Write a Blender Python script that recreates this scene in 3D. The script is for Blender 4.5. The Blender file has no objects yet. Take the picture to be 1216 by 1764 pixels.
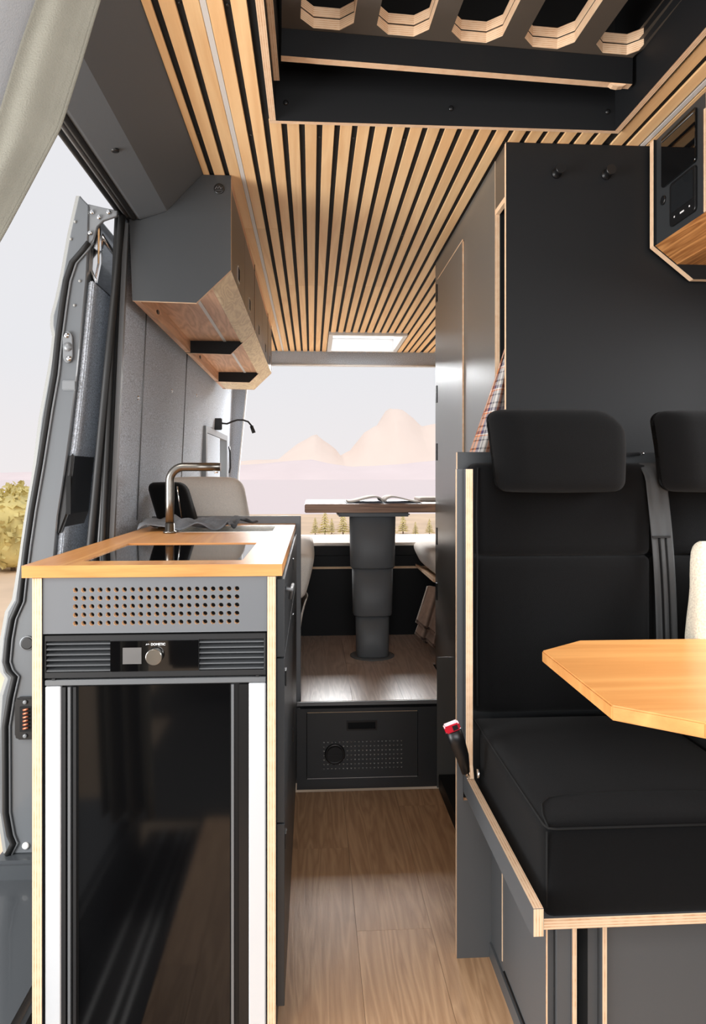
import bpy, bmesh, math, random
from mathutils import Vector, Matrix, noise as mn
random.seed(7)
C = bpy.context.scene
COL = C.collection

# ------------------------------------------------------------------ camera, sky, lights
cam = bpy.data.cameras.new('camera'); camo = bpy.data.objects.new('camera', cam); COL.objects.link(camo)
C.camera = camo
F_PX = 1200.0
cam.sensor_fit = 'VERTICAL'; cam.sensor_height = 36.0; cam.lens = F_PX * 36.0 / 1764.0
cam.shift_x = 0.0; cam.shift_y = -(882 - 820) / 1764.0
cam.clip_start = 0.05; cam.clip_end = 3000
camo.location = (0, 0, 1.10)
camo.rotation_euler = (math.pi / 2, 0, -math.atan(71 / F_PX))

W = bpy.data.worlds.new('sky'); C.world = W; W.use_nodes = True
nt = W.node_tree; nt.nodes.clear()
o_ = nt.nodes.new('ShaderNodeOutputWorld'); bg = nt.nodes.new('ShaderNodeBackground')
tc = nt.nodes.new('ShaderNodeTexCoord'); sep = nt.nodes.new('ShaderNodeSeparateXYZ')
rp = nt.nodes.new('ShaderNodeValToRGB')
rp.color_ramp.elements[0].position = 0.0; rp.color_ramp.elements[0].color = (0.85, 0.81, 0.815, 1)
rp.color_ramp.elements[1].position = 0.16; rp.color_ramp.elements[1].color = (0.80, 0.80, 0.83, 1)
nt.links.new(tc.outputs['Generated'], sep.inputs[0]); nt.links.new(sep.outputs['Z'], rp.inputs[0])
nt.links.new(rp.outputs[0], bg.inputs[0]); nt.links.new(bg.outputs[0], o_.inputs[0])
bg.inputs[1].default_value = 1.03

def area(name, loc, rot, sx, sy, energy, col=(1, 1, 1), spread=180):
    l = bpy.data.lights.new(name, 'AREA'); l.shape = 'RECTANGLE'; l.size = sx; l.size_y = sy
    l.energy = energy; l.color = col; l.spread = math.radians(spread)
    o = bpy.data.objects.new(name, l); COL.objects.link(o); o.location = loc; o.rotation_euler = rot
    return o
R = math.radians
area('windscreen_daylight', (0.3, -0.9, 1.42), (R(91), 0, 0), 1.7, 1.1, 36, (0.97, 0.985, 1))
area('side_window_daylight', (2.1, 1.0, 1.75), (R(62), 0, R(90)), 1.3, 0.9, 75, (0.98, 0.99, 1))
area('side_door_daylight', (-2.3, 0.6, 0.9), (R(104), 0, R(-75)), 1.8, 1.6, 125, (0.95, 0.98, 1))
area('rear_daylight', (0.3, 6.5, 2.58), (R(62), 0, R(180)), 2.4, 1.0, 420, (0.98, 0.99, 1))
sn = bpy.data.lights.new('sun', 'SUN'); sn.energy = 1.2; sn.angle = R(18); sn.color = (1, 0.93, 0.84)
sno = bpy.data.objects.new('sun', sn); COL.objects.link(sno); sno.location = (-3, -6, 8); sno.rotation_euler = (R(42), 0, R(-24))
vs = C.view_settings
vs.view_transform = 'Standard'; vs.look = 'None'; vs.exposure = 0.0; vs.gamma = 1.0; vs.use_curve_mapping = False

# ------------------------------------------------------------------ materials
def srgb(r, g, b):
    f = lambda c: (c / 255 / 12.92) if c / 255 <= 0.04045 else ((c / 255 + 0.055) / 1.055) ** 2.4
    return (f(r), f(g), f(b), 1)

def newmat(name):
    m = bpy.data.materials.new(name); m.use_nodes = True
    n = m.node_tree; b = n.nodes['Principled BSDF']
    return m, n, b

def plain(name, col, rough=0.5, metal=0.0, spec=0.5, bump=0.0, bscale=400, var=0.0, vscale=8, coat=0.0, sheen=0.0):
    m, n, b = newmat(name)
    b.inputs['Base Color'].default_value = col; b.inputs['Roughness'].default_value = rough
    b.inputs['Metallic'].default_value = metal; b.inputs['Specular IOR Level'].default_value = spec
    b.inputs['Coat Weight'].default_value = coat
    if sheen:
        b.inputs['Sheen Weight'].default_value = sheen; b.inputs['Sheen Roughness'].default_value = 0.5
    t = n.nodes.new('ShaderNodeTexCoord')
    if bump:
        x = n.nodes.new('ShaderNodeTexNoise'); x.inputs['Scale'].default_value = bscale; x.inputs['Detail'].default_value = 3
        u = n.nodes.new('ShaderNodeBump'); u.inputs['Strength'].default_value = bump; u.inputs['Distance'].default_value = 0.002
        n.links.new(t.outputs['Object'], x.inputs['Vector']); n.links.new(x.outputs['Fac'], u.inputs['Height'])
        n.links.new(u.outputs['Normal'], b.inputs['Normal'])
    if var:
        x = n.nodes.new('ShaderNodeTexNoise'); x.inputs['Scale'].default_value = vscale; x.inputs['Detail'].default_value = 5
        r = n.nodes.new('ShaderNodeValToRGB')
        lo = [c * (1 - var) for c in col[:3]] + [1]; hi = [min(1, c * (1 + var)) for c in col[:3]] + [1]
        r.color_ramp.elements[0].position = 0.3; r.color_ramp.elements[1].position = 0.7
        r.color_ramp.elements[0].color = lo; r.color_ramp.elements[1].color = hi
        n.links.new(t.outputs['Object'], x.inputs['Vector']); n.links.new(x.outputs['Fac'], r.inputs[0])
        n.links.new(r.outputs[0], b.inputs['Base Color'])
    return m

def wood(name, light, dark, along='y', across=None, ring=9.0, stretch=0.06, dist=5.0, grain=180, rough=0.45, contrast=0.6, bump=0.15, spec=0.4, knots=0.0):
    m, n, b = newmat(name); L = n.links.new; N = n.nodes.new
    t = N('ShaderNodeTexCoord'); oi = N('ShaderNodeObjectInfo')
    mul = N('ShaderNodeVectorMath'); mul.operation = 'SCALE'; mul.inputs[0].default_value = (7.3, 11.1, 5.7); L(oi.outputs['Random'], mul.inputs['Scale'])
    add = N('ShaderNodeVectorMath'); add.operation = 'ADD'; L(t.outputs['Object'], add.inputs[0]); L(mul.outputs[0], add.inputs[1])
    mp = N('ShaderNodeMapping'); sc = [1, 1, 1]; i = 'xyz'.index(along); sc[i] = stretch
    mp.inputs['Scale'].default_value = sc; L(add.outputs[0], mp.inputs['Vector'])
    n1 = N('ShaderNodeTexNoise'); n1.inputs['Scale'].default_value = ring; n1.inputs['Detail'].default_value = 2.5; n1.inputs['Distortion'].default_value = 0.4
    L(mp.outputs[0], n1.inputs['Vector'])
    m1 = N('ShaderNodeMath'); m1.operation = 'MULTIPLY'; m1.inputs[1].default_value = dist * 2; L(n1.outputs['Fac'], m1.inputs[0])
    m2 = N('ShaderNodeMath'); m2.operation = 'PINGPONG'; m2.inputs[1].default_value = 1.0; L(m1.outputs[0], m2.inputs[0])
    n2 = N('ShaderNodeTexNoise'); n2.inputs['Scale'].default_value = grain; n2.inputs['Detail'].default_value = 4; n2.inputs['Roughness'].default_value = 0.65
    L(mp.outputs[0], n2.inputs['Vector'])
    mx = N('ShaderNodeMath'); mx.operation = 'MULTIPLY_ADD'; mx.inputs[1].default_value = 0.55; L(m2.outputs[0], mx.inputs[0])
    m3 = N('ShaderNodeMath'); m3.operation = 'MULTIPLY'; m3.inputs[1].default_value = 0.55; L(n2.outputs['Fac'], m3.inputs[0]); L(m3.outputs[0], mx.inputs[2])
    r = N('ShaderNodeValToRGB'); r.color_ramp.elements[0].position = 0.5 - 0.35 ; r.color_ramp.elements[1].position = 0.85
    mid = [dark[k] * contrast + light[k] * (1 - contrast) for k in range(3)] + [1]
    r.color_ramp.elements[0].color = mid; r.color_ramp.elements[1].color = light
    L(mx.outputs[0], r.inputs[0])
    hs = N('ShaderNodeHueSaturation'); mr = N('ShaderNodeMapRange'); mr.inputs[3].default_value = 0.93; mr.inputs[4].default_value = 1.06
    L(oi.outputs['Random'], mr.inputs[0]); L(mr.outputs[0], hs.inputs['Value']); L(r.outputs[0], hs.inputs['Color'])
    last = hs.outputs[0]
    if knots:
        k = N('ShaderNodeTexNoise'); k.inputs['Scale'].default_value = 3.2; k.inputs['Detail'].default_value = 1.5
        mk = N('ShaderNodeMapping'); s2 = [2.4, 2.4, 2.4]; s2[i] = 1.1; mk.inputs['Scale'].default_value = s2
        L(add.outputs[0], mk.inputs['Vector']); L(mk.outputs[0], k.inputs['Vector'])
        kr = N('ShaderNodeMapRange'); kr.inputs[1].default_value = 0.69; kr.inputs[2].default_value = 0.78; kr.inputs[4].default_value = knots
        L(k.outputs['Fac'], kr.inputs[0])
        mixk = N('ShaderNodeMix'); mixk.data_type = 'RGBA'; mixk.inputs['B'].default_value = (dark[0] * .25, dark[1] * .22, dark[2] * .2, 1)
        L(kr.outputs[0], mixk.inputs['Factor']); L(last, mixk.inputs['A']); last = mixk.outputs['Result']
    L(last, b.inputs['Base Color'])
    b.inputs['Roughness'].default_value = rough; b.inputs['Specular IOR Level'].default_value = spec
    if bump:
        u = N('ShaderNodeBump'); u.inputs['Strength'].default_value = bump; u.inputs['Distance'].default_value = 0.001
        L(n2.outputs['Fac'], u.inputs['Height']); L(u.outputs[0], b.inputs['Normal'])
    return m

def plymat(axis, name=None, light=srgb(236, 204, 170), dark=srgb(208, 156, 114), scale=210.0):
    m, n, b = newmat('plywood_edge_' + axis if not name else name); L = n.links.new; N = n.nodes.new
    t = N('ShaderNodeTexCoord'); s = N('ShaderNodeSeparateXYZ'); L(t.outputs['Object'], s.inputs[0])
    a = N('ShaderNodeMath'); a.operation = 'MULTIPLY'; a.inputs[1].default_value = scale; L(s.outputs['XYZ'.index(axis.upper())], a.inputs[0])
    p = N('ShaderNodeMath'); p.operation = 'PINGPONG'; p.inputs[1].default_value = 0.5; L(a.outputs[0], p.inputs[0])
    nz = N('ShaderNodeTexNoise'); nz.inputs['Scale'].default_value = 60; L(t.outputs['Object'], nz.inputs['Vector'])
    q = N('ShaderNodeMath'); q.operation = 'MULTIPLY_ADD'; q.inputs[1].default_value = 1.4; L(p.outputs[0], q.inputs[0])
    q2 = N('ShaderNodeMath'); q2.operation = 'MULTIPLY'; q2.inputs[1].default_value = 0.6; L(nz.outputs['Fac'], q2.inputs[0]); L(q2.outputs[0], q.inputs[2])
    r = N('ShaderNodeValToRGB'); r.color_ramp.elements[0].position = 0.3; r.color_ramp.elements[1].position = 0.6
    r.color_ramp.elements[0].color = dark; r.color_ramp.elements[1].color = light
    L(q.outputs[0], r.inputs[0]); L(r.outputs[0], b.inputs['Base Color']); b.inputs['Roughness'].default_value = 0.6
    return m

PLY = {a: plymat(a) for a in 'xyz'}
M = {}
M['lam'] = plain('anthracite_laminate', srgb(50, 52, 54), 0.42, bump=0.04, bscale=900)
M['lam_dark'] = plain('black_laminate', srgb(19, 20, 22), 0.6, spec=0.3, bump=0.04, bscale=900)
M['lam_front'] = plain('lit_grey_laminate', srgb(112, 114, 117), 0.45, bump=0.04, bscale=900)  # same anthracite laminate, lightened to paint in the light on the fronts
M['lam_mid'] = plain('lit_mid_grey_laminate', srgb(82, 84, 86), 0.45, bump=0.04, bscale=900)  # anthracite again, windscreen light on the bench base put into the colour
M['lam_side'] = plain('sheen_grey_laminate', srgb(92, 91, 88), 0.30, spec=0.7)  # base colour raised to paint in the sheen from the rear doorway
M['lam_brown'] = plain('umber_laminate', srgb(84, 76, 68), 0.35)
M['slat'] = wood('oak_slat', srgb(250, 210, 158), srgb(220, 162, 102), 'y', ring=14, stretch=0.05, grain=240, contrast=0.5, rough=0.5, bump=0.08)
M['backing'] = plain('black_felt_backing', srgb(16, 16, 17), 0.95, bump=0.3, bscale=700)
M['worktop'] = wood('oak_worktop', srgb(238, 178, 112), srgb(196, 118, 58), 'y', ring=10, grain=170, contrast=0.6, rough=0.3, bump=0.05)
M['worktop_x'] = wood('oak_worktop_front', srgb(238, 176, 108), srgb(190, 110, 52), 'x', ring=10, grain=170, contrast=0.7, rough=0.35, bump=0.05)
M['table'] = wood('oak_table', srgb(226, 162, 96), srgb(186, 116, 56), 'x', ring=7, grain=140, contrast=0.55, rough=0.35, bump=0.04)
M['zebra'] = wood('dark_striped_oak', srgb(206, 146, 88), srgb(120, 68, 30), 'y', ring=30, stretch=0.05, dist=6, grain=120, contrast=0.9, rough=0.4)
M['walnut'] = wood('weathered_oak', srgb(176, 140, 116), srgb(92, 66, 54), 'x', ring=36, stretch=0.05, dist=5, grain=120, contrast=0.9, rough=0.5)
M['cab_wood'] = wood('pinkish_oak', srgb(234, 188, 150), srgb(186, 134, 98), 'y', ring=14, stretch=0.12, dist=7, grain=150, contrast=0.75, rough=0.45)
M['cab_light'] = wood('figured_pale_ply', srgb(244, 222, 182), srgb(196, 166, 124), 'y', ring=14, stretch=0.35, dist=9, grain=120, contrast=0.7, rough=0.45)
M['floor'] = wood('oak_floor', srgb(206, 166, 128), srgb(142, 100, 66), 'y', ring=20, stretch=0.075, dist=8, grain=120, contrast=0.6, rough=0.42, bump=0.6, knots=0.85)
M['floor2'] = wood('greyed_oak_floor', srgb(206, 184, 168), srgb(146, 118, 100), 'y', ring=20, stretch=0.075, dist=8, grain=120, contrast=0.6, rough=0.33, bump=0.6, spec=0.7)
M['carpet'] = plain('grey_felt', srgb(190, 197, 206), 0.95, bump=1.0, bscale=330, var=0.45, vscale=240, spec=0.1)
M['header'] = plain('grey_vinyl', srgb(92, 97, 102), 0.55, bump=0.15, bscale=600)
M['blackfab'] = plain('black_fabric', srgb(7, 7, 8), 0.9, bump=0.5, bscale=1300, spec=0.15, sheen=0.05)
M['greyfab'] = plain('grey_fabric_piping', srgb(5, 5, 5), 0.9)
M['belt'] = plain('grey_webbing', srgb(62, 63, 64), 0.7, bump=0.6, bscale=1500)
M['beige'] = plain('beige_fabric', srgb(236, 228, 218), 0.9, bump=0.6, bscale=700, var=0.08, vscale=300, spec=0.15)
M['boucle'] = plain('cream_boucle', srgb(240, 228, 208), 0.95, bump=1.0, bscale=260, var=0.2, vscale=240, spec=0.1)
M['curtain'] = plain('taupe_curtain', srgb(134, 131, 120), 0.9, bump=0.6, bscale=500, var=0.08, vscale=14, spec=0.1)
M['curtain2'] = plain('light_grey_curtain', srgb(160, 161, 163), 0.9, bump=0.5, bscale=600, spec=0.1)
M['blanket'] = plain('brown_blanket', srgb(176, 150, 134), 0.95, bump=0.5, bscale=500, var=0.1, vscale=60)
M['stitch'] = plain('dark_stitching', srgb(70, 52, 46), 0.9)
M['towel'] = plain('grey_towel', srgb(108, 110, 114), 0.95, bump=0.9, bscale=600, var=0.15, vscale=200)
M['black'] = plain('black_plastic', srgb(22, 22, 23), 0.35)
M['blackm'] = plain('matt_black_plastic', srgb(26, 26, 27), 0.6)
M['rubber'] = plain('black_rubber', srgb(20, 20, 20), 0.55)
M['void'] = plain('dark_interior', srgb(8, 8, 8), 0.9)
M['gloss'] = plain('black_glass', srgb(10, 10, 11), 0.04, coat=0.5)
M['fridge_glass'] = plain('fridge_black_glass', srgb(9, 9, 10), 0.08)
M['steel'] = plain('brushed_steel', srgb(200, 196, 188), 0.25, metal=1.0)
M['faucet'] = plain('bronzed_steel', srgb(132, 128, 122), 0.3, metal=1.0)
M['chrome'] = plain('chrome', srgb(225, 225, 225), 0.12, metal=1.0)
M['alu'] = plain('satin_aluminium', srgb(214, 216, 218), 0.4, metal=0.15)
M['alu_grey'] = plain('grey_aluminium', srgb(120, 122, 124), 0.4, metal=0.3)
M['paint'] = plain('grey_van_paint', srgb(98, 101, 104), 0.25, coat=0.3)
M['paint_dark'] = plain('dark_grey_van_paint', srgb(66, 69, 72), 0.3, coat=0.3)  # darker grey body paint of the sill and door skirt
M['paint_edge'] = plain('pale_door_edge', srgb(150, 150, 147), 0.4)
M['pedestal'] = plain('grey_pedestal', srgb(100, 103, 106), 0.5, bump=0.08, bscale=800)
M['white'] = plain('white_plastic', srgb(236, 234, 230), 0.4)
M['led'] = plain('frosted_diffuser', srgb(222, 218, 214), 0.5)
M['red'] = plain('red_plastic', srgb(196, 22, 44), 0.35)
M['page'] = plain('paper', srgb(226, 220, 212), 0.8)
M['cover'] = plain('book_cover', srgb(96, 104, 116), 0.6)
M['copper'] = plain('copper_contact', srgb(196, 120, 92), 0.35, metal=0.8)
M['copper_ply'] = plain('raw_hole_edge', srgb(232, 200, 164), 0.7)
M['print'] = plain('white_print', srgb(240, 240, 240), 0.6)
M['display'] = plain('grey_display', srgb(110, 108, 106), 0.3)
M['screen'] = plain('dark_screen', srgb(30, 32, 34), 0.12)
M['bark'] = plain('bark', srgb(120, 100, 78), 0.9)
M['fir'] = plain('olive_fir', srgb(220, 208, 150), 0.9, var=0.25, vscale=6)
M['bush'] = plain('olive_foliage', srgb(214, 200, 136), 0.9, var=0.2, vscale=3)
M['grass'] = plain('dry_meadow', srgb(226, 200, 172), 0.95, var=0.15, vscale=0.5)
M['haze_ground'] = plain('haze_tinted_ground', srgb(230, 216, 218), 0.5)  # far ground, distance haze put into the pale mauve colour
M['ridge'] = plain('haze_tinted_rock', srgb(238, 222, 212), 0.95, var=0.02, vscale=0.03)  # mountain rock with aerial haze painted into its pale colour
M['ridge2'] = plain('haze_tinted_slope', srgb(232, 219, 221), 0.95, var=0.04, vscale=0.03)  # lower slope, its haze painted in as pale mauve

def glassmat():
    m, n, b = newmat('window_glass')
    b.inputs['Transmission Weight'].default_value = 1.0; b.inputs['Roughness'].default_value = 0.02
    b.inputs['IOR'].default_value = 1.05; b.inputs['Base Color'].default_value = (0.97, 0.98, 0.98, 1)
    return m
M['glass'] = glassmat()
def frosted():
    m, n, b = newmat('frosted_skylight'); N = n.nodes.new
    tr = N('ShaderNodeBsdfTranslucent'); tr.inputs[0].default_value = (0.97, 0.95, 0.93, 1)
    n.links.new(tr.outputs[0], n.nodes['Material Output'].inputs[0]); return m
M['frost'] = frosted()

def plaidmat():
    m, n, b = newmat('plaid_flannel'); N = n.nodes.new; L = n.links.new
    uv = N('ShaderNodeUVMap'); s = N('ShaderNodeSeparateXYZ'); L(uv.outputs[0], s.inputs[0])
    def stripes(sock, freq, stops):
        a = N('ShaderNodeMath'); a.operation = 'MULTIPLY'; a.inputs[1].default_value = freq; L(sock, a.inputs[0])
        f = N('ShaderNodeMath'); f.operation = 'FRACT'; L(a.outputs[0], f.inputs[0])
        r = N('ShaderNodeValToRGB'); r.color_ramp.interpolation = 'CONSTANT'
        e = r.color_ramp.elements; e[0].position = 0; e[0].color = stops[0][1]
        e[1].position = stops[1][0]; e[1].color = stops[1][1]
        for p_, c_ in stops[2:]:
            q = e.new(p_); q.color = c_
        L(f.outputs[0], r.inputs[0]); return r.outputs[0]
    g = srgb(176, 172, 168); d = srgb(62, 60, 66); o = srgb(206, 128, 78); w = srgb(226, 220, 212); v = srgb(72, 62, 92)
    a = stripes(s.outputs[0], 2.6, [(0, o), (.16, d), (.22, o), (.36, v), (.5, g), (.58, d), (.63, g), (.72, w), (.76, g), (.85, d), (.9, g)])
    c = stripes(s.outputs[1], 7.0, [(0, g), (.16, d), (.24, g), (.4, v), (.55, w), (.6, o), (.66, g), (.8, d), (.86, g)])
    mx = N('ShaderNodeMix'); mx.data_type = 'RGBA'; mx.inputs['Factor'].default_value = 0.45
    L(a, mx.inputs['A']); L(c, mx.inputs['B']); L(mx.outputs['Result'], b.inputs['Base Color']); b.inputs['Roughness'].default_value = 0.9
    return m
M['plaid'] = plaidmat()

# ------------------------------------------------------------------ builders
def root_loc(o):
    v = Vector((0, 0, 0))
    while o is not None:
        v += o.location; o = o.parent
    return v

class MB:
    """collects shapes in world coordinates; build() links them as ONE mesh object"""
    def __init__(s): s.bm = bmesh.new(); s.uv = None
    def _f(s, vs_, mi=0, smooth=False):
        try: f = s.bm.faces.new(vs_)
        except ValueError: return None
        f.material_index = mi; f.smooth = smooth; return f
    def box(s, x0, x1, y0, y1, z0, z1, mi=0, thick=None, edge=1):
        if x0 > x1: x0, x1 = x1, x0
        if y0 > y1: y0, y1 = y1, y0
        if z0 > z1: z0, z1 = z1, z0
        v = [s.bm.verts.new((x, y, z)) for x in (x0, x1) for y in (y0, y1) for z in (z0, z1)]
        for idx, ax in (((0, 1, 3, 2), 'x'), ((4, 6, 7, 5), 'x'), ((0, 4, 5, 1), 'y'), ((2, 3, 7, 6), 'y'), ((0, 2, 6, 4), 'z'), ((1, 5, 7, 3), 'z')):
            s._f([v[i] for i in idx], mi if (thick is None or ax == thick) else edge)
        return s
    def prism(s, pts, axis, a0, a1, cap=0, side=0, smooth=False):
        """pts are 2-D; axis 'y' -> (x,z), 'x' -> (y,z), 'z' -> (x,y)"""
        def P(p, a):
            return {'y': (p[0], a, p[1]), 'x': (a, p[0], p[1]), 'z': (p[0], p[1], a)}[axis]
        A = [s.bm.verts.new(P(p, a0)) for p in pts]; B = [s.bm.verts.new(P(p, a1)) for p in pts]
        s._f(A, cap); s._f(B[::-1], cap)
        n = len(pts)
        for i in range(n):
            j = (i + 1) % n
            s._f([A[i], B[i], B[j], A[j]], side[i] if isinstance(side, (list, tuple)) else side, smooth)
        return s
    def tube(s, pts, r, mi=0, seg=10, closed=False, caps=True):
        pts = [Vector(p) for p in pts]; n = len(pts); rings = []
        up = Vector((0, 0, 1)); prev = None
        for i, p in enumerate(pts):
            a = pts[(i - 1) % n] if (closed or i > 0) else p; b = pts[(i + 1) % n] if (closed or i < n - 1) else p
            t = (b - a).normalized()
            if prev is None:
                u = up if abs(t.dot(up)) < 0.9 else Vector((1, 0, 0))
                nx = (u - t * u.dot(t)).normalized()
            else:
                nx = (prev - t * prev.dot(t)).normalized()
            prev = nx; ny = t.cross(nx)
            rr = r[i] if isinstance(r, (list, tuple)) else r
            rings.append([s.bm.verts.new(p + (nx * math.cos(2 * math.pi * k / seg) + ny * math.sin(2 * math.pi * k / seg)) * rr) for k in range(seg)])
        for i in range(n if closed else n - 1):
            A, B = rings[i], rings[(i + 1) % n]
            for k in range(seg):
                s._f([A[k], A[(k + 1) % seg], B[(k + 1) % seg], B[k]], mi, True)
        if caps and not closed:
            s._f(rings[0][::-1], mi); s._f(rings[-1], mi)
        return s
    def cyl(s, p0, p1, r, mi=0, seg=24, r1=None):
        return s.tube([p0, p1], [r, r if r1 is None else r1], mi, seg)
    def lathe(s, c, prof, axis='z', mi=0, seg=28, smooth=True):
        """prof: (radius, offset along axis)"""
        rings = []
        for r, h in prof:
            ring = []
            for k in range(seg):
                a = 2 * math.pi * k / seg; u, w = r * math.cos(a), r * math.sin(a)
                p = {'z': (u, w, h), 'y': (u, h, w), 'x': (h, u, w)}[axis]
                ring.append(s.bm.verts.new((c[0] + p[0], c[1] + p[1], c[2] + p[2])))
            rings.append(ring)
        for A, B in zip(rings, rings[1:]):
            for k in range(seg): s._f([A[k], A[(k + 1) % seg], B[(k + 1) % seg], B[k]], mi, smooth)
        s._f(rings[0][::-1], mi); s._f(rings[-1], mi)
        return s
    def rbox(s, c, size, r, n=12, mi=0, puff=(0, 0, 0), fn=None):
        b = bmesh.new(); bmesh.ops.create_cube(b, size=1.0)
        bmesh.ops.subdivide_edges(b, edges=b.edges[:], cuts=n, use_grid_fill=True)
        sz = Vector(size); h = sz / 2; rr = min(r, min(h) * 0.999); inner = [q - rr for q in h]
        mp = {}
        for v in b.verts:
            t = [0.5 * math.sin(math.pi * q) for q in v.co]
            p = Vector((t[0] * sz[0], t[1] * sz[1], t[2] * sz[2]))
            q = Vector([max(-inner[i], min(inner[i], p[i])) for i in range(3)]); d = p - q
            if d.length > 1e-9: p = q + d.normalized() * rr
            k = [p[i] / h[i] for i in range(3)]
            w = [max(0, 1 - k[(i + 1) % 3] ** 2) * max(0, 1 - k[(i + 2) % 3] ** 2) for i in range(3)]
            p = Vector([p[i] + puff[i] * w[i] * k[i] for i in range(3)])
            if fn: p = Vector(fn(p, k))
            mp[v.index] = s.bm.verts.new(p + Vector(c))
        for f in b.faces: s._f([mp[v.index] for v in f.verts], mi, True)
        b.free(); return s
    def sheet(s, fn, nu, nv, th=0.003, mi=0):
        """closed cloth from fn(u,v); both faces and the rim"""
        P = [[Vector(fn(i / nu, j / nv)) for j in range(nv + 1)] for i in range(nu + 1)]
        def nrm(i, j):
            a = P[min(nu, i + 1)][j] - P[max(0, i - 1)][j]; b = P[i][min(nv, j + 1)] - P[i][max(0, j - 1)]
            c = a.cross(b); return c.normalized() if c.length > 1e-12 else Vector((0, 0, 1))
        if s.uv is None: s.uv = s.bm.loops.layers.uv.new('UVMap')
        A = [[s.bm.verts.new(P[i][j] + nrm(i, j) * th / 2) for j in range(nv + 1)] for i in range(nu + 1)]
        B = [[s.bm.verts.new(P[i][j] - nrm(i, j) * th / 2) for j in range(nv + 1)] for i in range(nu + 1)]
        def quad(vv, uvs):
            f = s._f(vv, mi, True)
            if f:
                for l, q in zip(f.loops, uvs): l[s.uv].uv = q
        for i in range(nu):
            for j in range(nv):
                q = [(i / nu, j / nv), ((i + 1) / nu, j / nv), ((i + 1) / nu, (j + 1) / nv), (i / nu, (j + 1) / nv)]
                quad([A[i][j], A[i + 1][j], A[i + 1][j + 1], A[i][j + 1]], q)
                quad([B[i][j], B[i][j + 1], B[i + 1][j + 1], B[i + 1][j]], [q[0], q[3], q[2], q[1]])
        for i in range(nu):
            for j in (0, nv):
                quad([A[i][j], A[i + 1][j], B[i + 1][j], B[i][j]], [(i / nu, j / nv)] * 4)
        for j in range(nv):
            for i in (0, nu):
                quad([A[i][j], A[i][j + 1], B[i][j + 1], B[i][j]], [(i / nu, j / nv)] * 4)
        return s
    def grid(s, axis, us, vs_, a0, a1, skip=(), cap=0, side=0, capfn=None):
        """slab made of cells us x vs_, cells in skip left open. axis = thickness axis"""
        def P(u, v, a): return {'y': (u, a, v), 'x': (a, u, v), 'z': (u, v, a)}[axis]
        vd = {}
        def V(i, j, k):
            if (i, j, k) not in vd: vd[(i, j, k)] = s.bm.verts.new(P(us[i], vs_[j], (a0, a1)[k]))
            return vd[(i, j, k)]
        full = lambda i, j: 0 <= i < len(us) - 1 and 0 <= j < len(vs_) - 1 and (i, j) not in skip
        for i in range(len(us) - 1):
            for j in range(len(vs_) - 1):
                if not full(i, j): continue
                s._f([V(i, j, 0), V(i + 1, j, 0), V(i + 1, j + 1, 0), V(i, j + 1, 0)], cap)
                s._f([V(i, j, 1), V(i, j + 1, 1), V(i + 1, j + 1, 1), V(i + 1, j, 1)], cap)
                for (di, dj, p, q) in ((-1, 0, (i, j), (i, j + 1)), (1, 0, (i + 1, j), (i + 1, j + 1)), (0, -1, (i, j), (i + 1, j)), (0, 1, (i, j + 1), (i + 1, j + 1))):
                    if not full(i + di, j + dj): s._f([V(*p, 0), V(*q, 0), V(*q, 1), V(*p, 1)], side)
        return s
    def ring(s, axis, outer, inner, a0, a1, cap=0, wall=1):
        """plate cell: outer polygon with a hole (same number of points)"""
        def P(p, a): return {'y': (p[0], a, p[1]), 'x': (a, p[0], p[1]), 'z': (p[0], p[1], a)}[axis]
        n = len(outer)
        O0 = [s.bm.verts.new(P(p, a0)) for p in outer]; I0 = [s.bm.verts.new(P(p, a0)) for p in inner]
        O1 = [s.bm.verts.new(P(p, a1)) for p in outer]; I1 = [s.bm.verts.new(P(p, a1)) for p in inner]
        for i in range(n):
            j = (i + 1) % n
            s._f([O0[i], O0[j], I0[j], I0[i]], cap); s._f([O1[i], I1[i], I1[j], O1[j]], cap)
            s._f([I0[i], I0[j], I1[j], I1[i]], wall)
        return s
    def build(s, name, mats, parent=None, bevel=0.0, seg=1, weld=False, mat=None):
        if weld: bmesh.ops.remove_doubles(s.bm, verts=s.bm.verts[:], dist=1e-5)
        bmesh.ops.recalc_face_normals(s.bm, faces=s.bm.faces[:])
        if bevel:
            es = [e for e in s.bm.edges if len(e.link_faces) == 2 and e.calc_face_angle(0) > 0.5]
            bmesh.ops.bevel(s.bm, geom=es, offset=bevel, segments=seg, affect='EDGES', clamp_overlap=True)
        off = root_loc(parent) if parent else Vector((0, 0, 0))
        if mat: s.bm.transform(mat)
        if parent: bmesh.ops.translate(s.bm, verts=s.bm.verts[:], vec=-off)
        me = bpy.data.meshes.new(name); s.bm.to_mesh(me); s.bm.free()
        if not isinstance(mats, (list, tuple)): mats = [mats]
        for m in mats: me.materials.append(m if not isinstance(m, str) else M[m])
        o = bpy.data.objects.new(name, me); COL.objects.link(o)
        if parent: o.parent = parent
        return o

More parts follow.
